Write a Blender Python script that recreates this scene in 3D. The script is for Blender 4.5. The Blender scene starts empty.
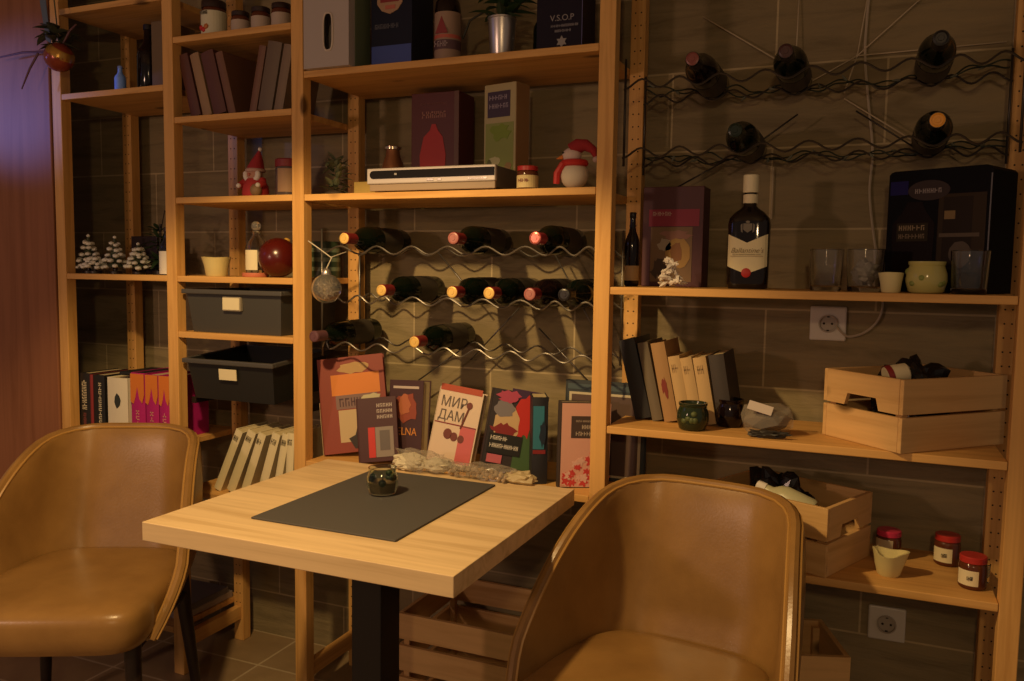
import bpy, bmesh, math, random
from mathutils import Vector, Matrix, Euler
random.seed(7)
C = bpy.context.scene.collection
S = bpy.context.scene
PI = math.pi

# ---------------------------------------------------------------- camera
cam = bpy.data.cameras.new('camera'); cam_o = bpy.data.objects.new('camera', cam); C.objects.link(cam_o)
YAW, PITCH, ROLL, FPX = -0.40215, -0.08428, 0.01476, 837.24
fw = Vector((math.sin(YAW)*math.cos(PITCH), math.cos(YAW)*math.cos(PITCH), math.sin(PITCH)))
rt = Vector((math.cos(YAW), -math.sin(YAW), 0)); up = rt.cross(fw)
r2 = math.cos(ROLL)*rt + math.sin(ROLL)*up; u2 = -math.sin(ROLL)*rt + math.cos(ROLL)*up
cam_o.matrix_world = Matrix(((r2.x, u2.x, -fw.x, 0.599), (r2.y, u2.y, -fw.y, -1.8956), (r2.z, u2.z, -fw.z, 1.2608), (0, 0, 0, 1)))
cam.sensor_width = 36; cam.lens = FPX*36/1024; cam.clip_start = 0.02
S.camera = cam_o

# ---------------------------------------------------------------- world, lights, exposure
w = bpy.data.worlds.new('world'); S.world = w; w.use_nodes = True
w.node_tree.nodes['Background'].inputs[0].default_value = (1.0, 0.72, 0.54, 1)
w.node_tree.nodes['Background'].inputs[1].default_value = 0.12
def lamp(name, kind, loc, power, color, target=None, **kw):
    l = bpy.data.lights.new(name, kind); l.energy = power; l.color = color
    for k, v in kw.items(): setattr(l, k, v)
    o = bpy.data.objects.new(name, l); C.objects.link(o); o.location = loc
    if target is not None:
        o.rotation_euler = (Vector(target) - Vector(loc)).to_track_quat('-Z', 'Y').to_euler()
    return o
lamp('pendant_light', 'SPOT', (-0.50, -1.05, 1.95), 72, (1.0, 0.66, 0.28), (-0.55, -0.60, 0.8), spot_size=math.radians(103), spot_blend=0.28, shadow_soft_size=0.035)
lamp('room_light', 'POINT', (0.75, -2.7, 1.75), 22, (1.0, 0.65, 0.32), shadow_soft_size=0.05)
lamp('left_fill_light', 'POINT', (-1.55, -2.75, 1.45), 36, (1.0, 0.60, 0.42), shadow_soft_size=0.08)  # added fill that brightens the left bays
lamp('blue_fill_light', 'AREA', (-2.9, -1.6, 2.0), 0.6, (0.30, 0.28, 1.0), (-2.1, 0.0, 1.75), size=0.3)  # added unseen lamp for a faint blue sheen; no screen there
lamp('blue_panel_spot', 'SPOT', (-2.75, -0.75, 1.80), 42, (0.18, 0.28, 1.0), (-2.0, 0.0, 1.78), spot_size=math.radians(29), spot_blend=0.9, shadow_soft_size=0.04)  # added narrow blue spot, shaped to tint the left panel and flask
S.view_settings.view_transform = 'Standard'; S.view_settings.look = 'None'
S.view_settings.exposure = 0.12; S.view_settings.gamma = 1.0; S.view_settings.use_curve_mapping = False
S.cycles.use_denoising = True

# ---------------------------------------------------------------- materials
def mat(name, col, rough=0.6, metal=0.0, spec=0.5, trans=0.0, ior=1.45, coat=0.0, emit=None, alpha=1.0):
    m = bpy.data.materials.new(name); m.use_nodes = True
    b = m.node_tree.nodes['Principled BSDF']
    b.inputs['Base Color'].default_value = (*col, 1); b.inputs['Roughness'].default_value = rough
    b.inputs['Metallic'].default_value = metal; b.inputs['Specular IOR Level'].default_value = spec
    b.inputs['Transmission Weight'].default_value = trans; b.inputs['IOR'].default_value = ior
    b.inputs['Coat Weight'].default_value = coat; b.inputs['Alpha'].default_value = alpha
    if emit: b.inputs['Emission Color'].default_value = (*emit[0], 1); b.inputs['Emission Strength'].default_value = emit[1]
    return m
def N(m, t): return m.node_tree.nodes.new(t)
def L(m, a, b): m.node_tree.links.new(a, b)
def coords(m, scale=(1,1,1), loc=(0,0,0), rot=(0,0,0), rnd=False):
    tc = N(m, 'ShaderNodeTexCoord'); mp = N(m, 'ShaderNodeMapping')
    mp.inputs['Scale'].default_value = scale; mp.inputs['Location'].default_value = loc; mp.inputs['Rotation'].default_value = rot
    oi = N(m, 'ShaderNodeObjectInfo'); mu = N(m, 'ShaderNodeVectorMath'); mu.operation = 'SCALE'; mu.inputs[0].default_value = (7.3, 5.1, 9.7)
    ad = N(m, 'ShaderNodeVectorMath'); ad.operation = 'ADD'
    if rnd: L(m, oi.outputs['Random'], mu.inputs['Scale'])
    else: mu.inputs['Scale'].default_value = 0.0
    L(m, tc.outputs['Object'], ad.inputs[0]); L(m, mu.outputs[0], ad.inputs[1]); L(m, ad.outputs[0], mp.inputs['Vector']); return mp.outputs['Vector']
def ramp(m, fac, stops):
    r = N(m, 'ShaderNodeValToRGB'); L(m, fac, r.inputs['Fac'])
    e = r.color_ramp.elements
    while len(e) < len(stops): e.new(0.5)
    for i, (p, c) in enumerate(stops): e[i].position = p; e[i].color = (*c, 1)
    return r.outputs['Color']
def noise(m, vec, scale, detail=4, rough=0.55, dist=0.0):
    n = N(m, 'ShaderNodeTexNoise'); n.inputs['Scale'].default_value = scale; n.inputs['Detail'].default_value = detail
    n.inputs['Roughness'].default_value = rough; n.inputs['Distortion'].default_value = dist
    L(m, vec, n.inputs['Vector']); return n.outputs['Fac']
def mix(m, fac, a, b, mode='MIX'):
    x = N(m, 'ShaderNodeMix'); x.data_type = 'RGBA'; x.blend_type = mode
    for s, v in ((0, fac), (6, a), (7, b)):
        if hasattr(v, 'links') or hasattr(v, 'is_linked'): L(m, v, x.inputs[s])
        else: x.inputs[s].default_value = v if s == 0 else (*v, 1)
    return x.outputs[2]
def base(m, c): L(m, c, m.node_tree.nodes['Principled BSDF'].inputs['Base Color'])
def bump(m, h, strength=0.2, dist=0.01):
    b = N(m, 'ShaderNodeBump'); b.inputs['Strength'].default_value = strength; b.inputs['Distance'].default_value = dist
    L(m, h, b.inputs['Height']); L(m, b.outputs['Normal'], m.node_tree.nodes['Principled BSDF'].inputs['Normal'])
def wood(name, dark, light, axis, knots=True, rough=0.55, k=1.0):
    m = mat(name, light, rough, spec=0.3)
    sc = {'x': (1.2, 22, 22), 'y': (22, 1.2, 22), 'z': (22, 22, 1.2)}[axis]
    v = coords(m, tuple(s*k for s in sc), rnd=True); f = noise(m, v, 1.6, 5, 0.6, 0.8)
    c = ramp(m, f, [(0.28, dark), (0.52, light), (0.8, tuple(min(1, x*1.15) for x in light))])
    if knots:
        ks = {'x': (3.2, 7, 5), 'y': (7, 3.2, 5), 'z': (9, 4, 3.4)}[axis]
        vo = N(m, 'ShaderNodeTexVoronoi'); vo.inputs['Scale'].default_value = 1.0
        L(m, coords(m, ks, rnd=True), vo.inputs['Vector'])
        kf = ramp(m, vo.outputs['Distance'], [(0.06, (1, 1, 1)), (0.12, (0, 0, 0))])
        c = mix(m, kf, c, tuple(x*0.33 for x in dark))
    base(m, c); bump(m, f, 0.08, 0.002); return m
PX, PY, PZ = (wood('pine_'+a, (0.48, 0.24, 0.065), (0.64, 0.36, 0.115), a) for a in 'xyz')
CRX, CRY = (wood('crate_pine_'+a, (0.52, 0.29, 0.10), (0.66, 0.41, 0.17), a, k=0.8) for a in 'xy')
OAK = wood('oak_laminate', (0.52, 0.36, 0.18), (0.68, 0.50, 0.28), 'x', knots=False, rough=0.42, k=0.8)
PANEL = wood('panel_veneer', (0.20, 0.075, 0.03), (0.27, 0.11, 0.05), 'z', knots=False, rough=0.55, k=0.6)
# wall: rough blocks with pale joints
WALL = mat('stone_blocks', (0.2, 0.16, 0.1), 0.85, spec=0.2)
br = N(WALL, 'ShaderNodeTexBrick'); br.inputs['Scale'].default_value = 1.0; br.inputs['Mortar Size'].default_value = 0.0028
br.inputs['Brick Width'].default_value = 0.52; br.inputs['Row Height'].default_value = 0.2045; br.inputs['Mortar Smooth'].default_value = 0.3
tc = N(WALL, 'ShaderNodeTexCoord'); sx = N(WALL, 'ShaderNodeSeparateXYZ'); cx = N(WALL, 'ShaderNodeCombineXYZ')
ax = N(WALL, 'ShaderNodeMath'); ax.inputs[1].default_value = 5.2-0.355+0.26; az = N(WALL, 'ShaderNodeMath'); az.inputs[1].default_value = 0.2045*6-0.147
L(WALL, tc.outputs['Object'], sx.inputs[0]); L(WALL, sx.outputs[0], ax.inputs[0]); L(WALL, sx.outputs[2], az.inputs[0])
L(WALL, ax.outputs[0], cx.inputs[0]); L(WALL, az.outputs[0], cx.inputs[1]); L(WALL, cx.outputs[0], br.inputs['Vector'])
br.inputs['Color1'].default_value = (0.235, 0.185, 0.105, 1); br.inputs['Color2'].default_value = (0.30, 0.24, 0.135, 1); br.inputs['Mortar'].default_value = (0.46, 0.37, 0.22, 1)
nz = noise(WALL, coords(WALL, (2.2, 2.2, 16)), 1.5, 7, 0.65, 0.6)
base(WALL, mix(WALL, 0.75, br.outputs['Color'], ramp(WALL, nz, [(0.25, (0.45, 0.43, 0.40)), (0.5, (1, 1, 1)), (0.75, (1.25, 1.2, 1.1))]), 'MULTIPLY'))
bump(WALL, nz, 0.5, 0.01)
FLOOR = mat('floor_tiles', (0.3, 0.22, 0.13), 0.5)
fb = N(FLOOR, 'ShaderNodeTexBrick'); fb.offset = 0.0; fb.inputs['Scale'].default_value = 1.0; fb.inputs['Brick Width'].default_value = 0.4
fb.inputs['Row Height'].default_value = 0.2; fb.inputs['Mortar Size'].default_value = 0.004
fb.inputs['Color1'].default_value = (0.26, 0.18, 0.10, 1); fb.inputs['Color2'].default_value = (0.31, 0.22, 0.125, 1); fb.inputs['Mortar'].default_value = (0.45, 0.36, 0.24, 1)
L(FLOOR, coords(FLOOR, loc=(5.13, 5.05, 0)), fb.inputs['Vector'])
base(FLOOR, mix(FLOOR, 0.5, fb.outputs['Color'], ramp(FLOOR, noise(FLOOR, coords(FLOOR), 9), [(0.3, (0.7, 0.66, 0.6)), (0.7, (1.1, 1.1, 1.1))]), 'MULTIPLY'))
PLASTER = mat('ceiling_plaster', (0.35, 0.28, 0.2), 0.9)
LEATHER = mat('tan_leather', (0.46, 0.24, 0.055), 0.30, spec=0.5)
ln = noise(LEATHER, coords(LEATHER), 9, 4); base(LEATHER, ramp(LEATHER, ln, [(0.3, (0.23, 0.122, 0.036)), (0.7, (0.31, 0.17, 0.052))]))
bump(LEATHER, noise(LEATHER, coords(LEATHER), 160, 3), 0.12, 0.002)
PIPING = mat('leather_piping', (0.40, 0.22, 0.06), 0.33)
DARKWOOD = mat('dark_stained_wood', (0.022, 0.013, 0.009), 0.4)
BLACKMETAL = mat('black_metal', (0.010, 0.009, 0.009), 0.45)
SLATE = mat('slate_grey', (0.075, 0.070, 0.066), 0.7)
HOLE = mat('peg_hole', (0.02, 0.011, 0.006), 0.9)
WIRE = mat('grey_wire', (0.20, 0.18, 0.16), 0.35, metal=0.8)
GLASS_DARK = mat('dark_green_glass', (0.004, 0.007, 0.004), 0.10, spec=0.35)
GLASS_BLACK = mat('black_glass', (0.008, 0.004, 0.004), 0.10, spec=0.5)
GLASS = mat('clear_glass', (0.97, 0.97, 0.95), 0.02, trans=1.0, ior=1.45)
GOLD = mat('gold_foil', (0.62, 0.36, 0.07), 0.4, metal=0.35)
GOLD_PALE = mat('pale_gold_foil', (0.75, 0.5, 0.14), 0.45, metal=0.2)
REDFOIL = mat('dark_red_foil', (0.20, 0.018, 0.02), 0.35)
PINKFOIL = mat('dull_pink_foil', (0.38, 0.14, 0.12), 0.4)
BLACKFOIL = mat('black_foil', (0.012, 0.01, 0.01), 0.35)
WHITEPL = mat('white_plastic', (0.62, 0.58, 0.52), 0.4)
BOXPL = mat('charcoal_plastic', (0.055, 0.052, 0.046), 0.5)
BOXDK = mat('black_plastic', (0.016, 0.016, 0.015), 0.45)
LABEL = mat('cream_label', (0.72, 0.64, 0.42), 0.6)
CREAM = mat('cream_cardboard', (0.68, 0.60, 0.38), 0.7)
PAPER = mat('pale_paper', (0.66, 0.58, 0.40), 0.8)
PAGES = mat('page_edges', (0.55, 0.45, 0.26), 0.85)
WHITE = mat('matte_white', (0.75, 0.70, 0.62), 0.6)
BLACK = mat('matte_black', (0.012, 0.011, 0.011), 0.6)
RED = mat('bright_red', (0.50, 0.025, 0.02), 0.5)
DRED = mat('deep_red', (0.22, 0.02, 0.022), 0.5)
SILVER = mat('brushed_silver', (0.62, 0.58, 0.55), 0.32, metal=0.85)
SILVERPL = mat('silver_plastic', (0.52, 0.47, 0.44), 0.4, metal=0.25)
GREENLEAF = mat('dark_green_leaf', (0.022, 0.05, 0.016), 0.55)
GREYLEAF = mat('grey_green_leaf', (0.17, 0.20, 0.12), 0.7)
FROST = mat('frosted_tinsel', (0.78, 0.78, 0.68), 0.7)
COPPER = mat('copper', (0.36, 0.16, 0.07), 0.3, metal=0.5)
MAGENTA = mat('magenta_cover', (0.42, 0.012, 0.16), 0.55)
ORANGE = mat('orange_cover', (0.62, 0.18, 0.025), 0.55)
CORDW = mat('white_cable', (0.42, 0.35, 0.26), 0.6)
_cm = {}
def col(r, g, b, rough=0.55):
    k = (r, g, b, rough)
    if k not in _cm: _cm[k] = mat('paint_%d' % len(_cm), (r, g, b), rough)
    return _cm[k]

# ---------------------------------------------------------------- mesh helpers
def nb(): return bmesh.new()
def box(bm, x0, x1, y0, y1, z0, z1, bev=0.0, mi=0, seg=2):
    r = bmesh.ops.create_cube(bm, size=1.0)
    vs = r['verts']
    for v in vs: v.co = Vector(((x0+x1)/2 + v.co.x*(x1-x0), (y0+y1)/2 + v.co.y*(y1-y0), (z0+z1)/2 + v.co.z*(z1-z0)))
    fs = set(f for v in vs for f in v.link_faces)
    for f in fs: f.material_index = mi
    if bev > 0:
        es = list(set(e for f in fs for e in f.edges))
        q = bmesh.ops.bevel(bm, geom=es, offset=bev, segments=seg, profile=0.5, affect='EDGES')
        for f in q['faces']: f.material_index = mi
    return bm
def lathe(bm, prof, n=24, cx=0, cy=0, cz=0, mi=0, sx=1, sy=1):
    rings = []
    for r, z in prof:
        if r < 1e-6: rings.append([bm.verts.new((cx, cy, cz+z))])
        else: rings.append([bm.verts.new((cx+r*sx*math.cos(2*PI*i/n), cy+r*sy*math.sin(2*PI*i/n), cz+z)) for i in range(n)])
    for a, b in zip(rings, rings[1:]):
        for i in range(n):
            j = (i+1) % n
            if len(a) == 1 and len(b) == 1: continue
            if len(a) == 1: f = bm.faces.new((a[0], b[j], b[i]))
            elif len(b) == 1: f = bm.faces.new((a[i], a[j], b[0]))
            else: f = bm.faces.new((a[i], a[j], b[j], b[i]))
            f.material_index = mi; f.smooth = True
    return bm
def tube(bm, pts, r, n=8, mi=0, cap=True, closed=False):
    pts = [Vector(p) for p in pts]; rs = r if isinstance(r, (list, tuple)) else [r]*len(pts)
    rings = []; m = len(pts); prev = None
    for i, p in enumerate(pts):
        if closed: t = pts[(i+1) % m]-pts[(i-1) % m]
        else: t = pts[min(i+1, m-1)]-pts[max(i-1, 0)]
        t.normalize()
        if prev is None:
            a = Vector((0, 0, 1)) if abs(t.z) < 0.9 else Vector((1, 0, 0)); nrm = t.cross(a).normalized()
        else:
            nrm = (prev - t*prev.dot(t)); nrm = nrm.normalized() if nrm.length > 1e-6 else prev
        prev = nrm; bn = t.cross(nrm)
        rings.append([bm.verts.new(p + rs[i]*(math.cos(2*PI*k/n)*nrm + math.sin(2*PI*k/n)*bn)) for k in range(n)])
    pairs = list(zip(rings, rings[1:])) + ([(rings[-1], rings[0])] if closed else [])
    for a, b in pairs:
        for k in range(n):
            f = bm.faces.new((a[k], a[(k+1) % n], b[(k+1) % n], b[k])); f.material_index = mi; f.smooth = True
    if cap and not closed:
        f = bm.faces.new(rings[0][::-1]); f.material_index = mi
        f = bm.faces.new(rings[-1]); f.material_index = mi
    return bm
def prism(bm, poly, axis, a, b, mi=0):
    """extrude a 2-D outline along an axis: 'y' outline in xz, 'x' outline in yz, 'z' outline in xy"""
    f3 = {'y': lambda p, t: (p[0], t, p[1]), 'x': lambda p, t: (t, p[0], p[1]), 'z': lambda p, t: (p[0], p[1], t)}[axis]
    v0 = [bm.verts.new(f3(p, a)) for p in poly]; v1 = [bm.verts.new(f3(p, b)) for p in poly]
    fs = [bm.faces.new(v0), bm.faces.new(v1[::-1])]
    for i in range(len(poly)):
        j = (i+1) % len(poly); fs.append(bm.faces.new((v0[j], v0[i], v1[i], v1[j])))
    for f in fs: f.material_index = mi
    return bm
def ball(bm, c, r, sub=2, mi=0, sc=(1, 1, 1)):
    q = bmesh.ops.create_icosphere(bm, subdivisions=sub, radius=r)
    for v in q['verts']: v.co = Vector((c[0]+v.co.x*sc[0], c[1]+v.co.y*sc[1], c[2]+v.co.z*sc[2]))
    for f in set(f for v in q['verts'] for f in v.link_faces): f.material_index = mi; f.smooth = True
    return bm
def disc_poly(cx, cz, rx, rz, n=24): return [(cx+rx*math.cos(2*PI*i/n), cz+rz*math.sin(2*PI*i/n)) for i in range(n)]
def obj(name, bm, m, parent=None, loc=None):
    me = bpy.data.meshes.new(name); bmesh.ops.recalc_face_normals(bm, faces=bm.faces[:])
    for e in bm.edges:
        if len(e.link_faces) == 2 and e.calc_face_angle(0) > 0.7: e.smooth = False
    bm.to_mesh(me); bm.free()
    for q in (m if isinstance(m, (list, tuple)) else [m]): me.materials.append(q)
    o = bpy.data.objects.new(name, me); C.objects.link(o)
    if parent: o.parent = parent
    if loc: o.location = loc
    return o
def tag(o, label, cat, group=None):
    o['label'] = label; o['category'] = cat
    if group: o['group'] = group
    return o
def thing(name, label, cat, loc=(0, 0, 0), rz=0, group=None, rx=0, ry=0):
    o = bpy.data.objects.new(name, None); C.objects.link(o); o.empty_display_size = 0.03
    o.matrix_basis = Matrix.Translation(loc) @ Matrix.Rotation(rx, 4, 'X') @ Matrix.Rotation(ry, 4, 'Y') @ Matrix.Rotation(rz, 4, 'Z')
    return tag(o, label, cat, group)
def struct(o): o['kind'] = 'structure'; return o
def dup(root, loc, label, rz=None, rx=0, ry=0, group=None):
    r = root.copy(); C.objects.link(r); r['label'] = label
    if group: r['group'] = group
    r.matrix_basis = Matrix.Translation(loc) @ Matrix.Rotation(rx, 4, 'X') @ Matrix.Rotation(ry, 4, 'Y') @ Matrix.Rotation(rz or 0, 4, 'Z')
    for ch in list(root.children):
        c = ch.copy(); C.objects.link(c); c.parent = r
        for g in list(ch.children):
            d = g.copy(); C.objects.link(d); d.parent = c
    return r
def text(name, body, size, m, parent, loc, face='-y', ext=0.0003, shear=0.0, sx=1.0, bold=0.0):
    cu = bpy.data.curves.new('t', 'FONT'); cu.body = body; cu.size = size; cu.align_x = 'CENTER'; cu.align_y = 'CENTER'
    cu.extrude = ext; cu.shear = shear; cu.offset = bold
    to = bpy.data.objects.new('t', cu); C.objects.link(to)
    dg = bpy.context.evaluated_depsgraph_get(); me = bpy.data.meshes.new_from_object(to.evaluated_get(dg))
    bpy.data.objects.remove(to); bpy.data.curves.remove(cu)
    me.materials.clear(); me.materials.append(m)
    R = {'-y': Matrix.Rotation(PI/2, 4, 'X'), '+x': Matrix.Rotation(PI/2, 4, 'Z') @ Matrix.Rotation(PI/2, 4, 'X'),
         'up': Matrix.Rotation(PI/2, 4, 'X') @ Matrix.Rotation(PI/2, 4, 'Z'), 'dn': Matrix.Rotation(PI/2, 4, 'X') @ Matrix.Rotation(-PI/2, 4, 'Z')}[face]
    me.transform(Matrix.Translation(loc) @ R @ Matrix.Diagonal((sx, 1, 1, 1)))
    o = bpy.data.objects.new(name, me); C.objects.link(o); o.parent = parent
    return o
def strokes(bm, n, x0, x1, z0, z1, put, rnd=None):
    """a line of unreadable lettering: n small letter-like marks; put(x0,x1,z0,z1) adds one bar"""
    r = rnd or random; st = (x1-x0)/n; h = z1-z0
    for i in range(n):
        a = x0+i*st; wd = st*0.72; t = st*0.2
        put(a, a+t, z0, z1)
        k = r.randint(0, 3)
        if k != 1: put(a+wd-t, a+wd, z0, z1 if k else z0+h*0.6)
        put(a, a+wd, z0+h*(0.8 if k == 0 else 0.42), z0+h*(1.0 if k == 0 else 0.6))
def marks(name, n, x0, x1, z0, z1, m, parent, face='-y', at=0.0):
    bm = nb()
    if face == '-y': strokes(bm, n, x0, x1, z0, z1, lambda a, b, c, d: box(bm, a, b, at-0.0003, at+0.0003, c, d))
    elif face == '+x': strokes(bm, n, x0, x1, z0, z1, lambda a, b, c, d: box(bm, at-0.0003, at+0.0003, a, b, c, d))
    elif face == 'up': strokes(bm, n, x0, x1, z0, z1, lambda a, b, c, d: box(bm, -d, -c, at-0.0003, at+0.0003, a, b))
    return obj(name, bm, m, parent)

# ---------------------------------------------------------------- the setting
WALLY = 0.352
struct(obj('floor', box(nb(), -3.2, 2.4, -3.6, WALLY, -0.06, 0), FLOOR))
struct(obj('wall_back', box(nb(), -3.2, 2.4, WALLY, WALLY+0.12, 0, 2.7), WALL))
struct(obj('ceiling', box(nb(), -3.2, 2.4, -3.6, WALLY+0.12, 2.7, 2.78), PLASTER))
bm = nb(); box(bm, -2.75, -1.797, 0.0, 0.036, 0, 2.6, 0.004)
struct(obj('wall_left', bm, PANEL))

# ---------------------------------------------------------------- pine shelving
PW, PD, DEP, TH = 0.0389, 0.036, 0.303, 0.0178
XP = {'A': -1.7866, 'B': -1.3278, 'C': -0.8689, 'D': 0.0, 'E': 0.8689}
def post(name, parent, y0, knots=True):
    bm = nb(); box(bm, 0, PW, y0, y0+PD, 0, 2.26, 0.002)
    z = 0.10
    while z < 2.22 and y0 > 0.1:                                  # rows of peg holes drilled in the inner faces
        for xx in (0.012, 0.027) if y0 > 0.1 else ():
            prism(bm, disc_poly(xx, z, 0.0021, 0.0021, 8), 'y', y0-0.0003, y0+0.001, 1)
        z += 0.032
    return obj(name, bm, [PZ, HOLE], parent)
UPL = {'A': 'pine upright frame at the left end, beside the dark wood panel', 'B': 'pine upright frame second from left, left of the charcoal boxes',
       'C': 'pine upright frame between the charcoal boxes and the wine bottles', 'D': 'pine upright frame right of the wine bottles, behind the right chair',
       'E': 'pine upright frame at the right edge, right of the two wooden crates'}
for k, x in XP.items():
    t = thing('shelving_upright', UPL[k], 'shelf upright', (x, 0, 0), group='shelving uprights')
    post('front_post', t, 0); post('rear_post', t, DEP-PD)
    for z in (0.075, 2.17):
        obj('rung', box(nb(), 0.008, PW-0.008, PD, DEP-PD, z, z+0.045, 0.002), PY, t)
def shelf(a, b, z, label, x0=None, x1=None):
    bm = nb(); X0 = XP[a]+PW+0.001; X1 = XP[b]-0.001
    # solid board with the two front and rear glued lips
    box(bm, X0, X1, 0.001, DEP, z-TH, z, 0.0018)
    o = obj('shelf_board', bm, PX); tag(o, label, 'shelf', 'pine shelf boards')
    return o
ZAB = [2.043, 1.7856, 1.229, 0.72, 0.145]; ZBC = [1.9169, 1.6894, 1.4579, 1.2286, 1.0633, 0.585]; ZCD = [1.785, 1.4572, 0.720]; ZDE = [1.2243, 0.8943, 0.6035]
for z, l in zip(ZAB, ['shelf board at the top left, cut off by the frame', 'shelf board under the blue-lit little flask, upper left', 'shelf board carrying the frosted little trees', 'shelf board under the magenta and black books, behind the left chair', 'lowest left shelf board near the floor, beside the left chair']):
    shelf('A', 'B', z, 'pine '+l)
for z, l in zip(ZBC, ['shelf board under the four lidded jars', 'shelf board under the slanting brown books', 'shelf board under the little red santa', 'shelf board under the red bauble, above the upper charcoal box', 'shelf board between the two charcoal boxes', 'low shelf board under the leaning cream books']):
    shelf('B', 'C', z, 'pine '+l)
for z, l in zip(ZCD, ['wide shelf board under the silver plant pot and boxes', 'wide shelf board under the silver disc player', 'wide shelf board under the displayed books, at table height']):
    shelf('C', 'D', z, 'pine '+l)
for z, l in zip(ZDE, ['wide shelf board under the whisky bottle and glasses', 'wide shelf board under the upper wooden crate', 'wide shelf board under the red-lidded jars']):
    shelf('D', 'E', z, 'pine '+l)

# ---------------------------------------------------------------- table
TX0, TX1, TY0, TY1, TZ = -0.733, -0.026, -0.663, -0.031, 0.742
t = thing('cafe_table', 'square oak-topped cafe table on a black column in front of the shelves', 'table', ((TX0+TX1)/2, (TY0+TY1)/2, 0))
hx, hy = (TX1-TX0)/2, (TY1-TY0)/2
obj('table_top', box(nb(), -hx, hx, -hy, hy, TZ-0.039, TZ, 0.0015), OAK, t)
obj('column', box(nb(), -0.038, 0.038, -0.040, 0.040, 0.012, TZ-0.051, 0.003), BLACKMETAL, t)
obj('mounting_plate', box(nb(), -0.16, 0.16, -0.16, 0.16, TZ-0.051, TZ-0.039, 0.002), BLACKMETAL, t)
obj('base_plate', box(nb(), -0.22, 0.22, -0.22, 0.22, 0, 0.012, 0.004), BLACKMETAL, t)
tag(obj('place_mat', box(nb(), -0.172, 0.172, -0.231, 0.231, 0, 0.0045, 0.0015), SLATE, loc=(-0.378, -0.322, TZ)), 'dark grey slate place mat lying on the table', 'place mat')

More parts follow.
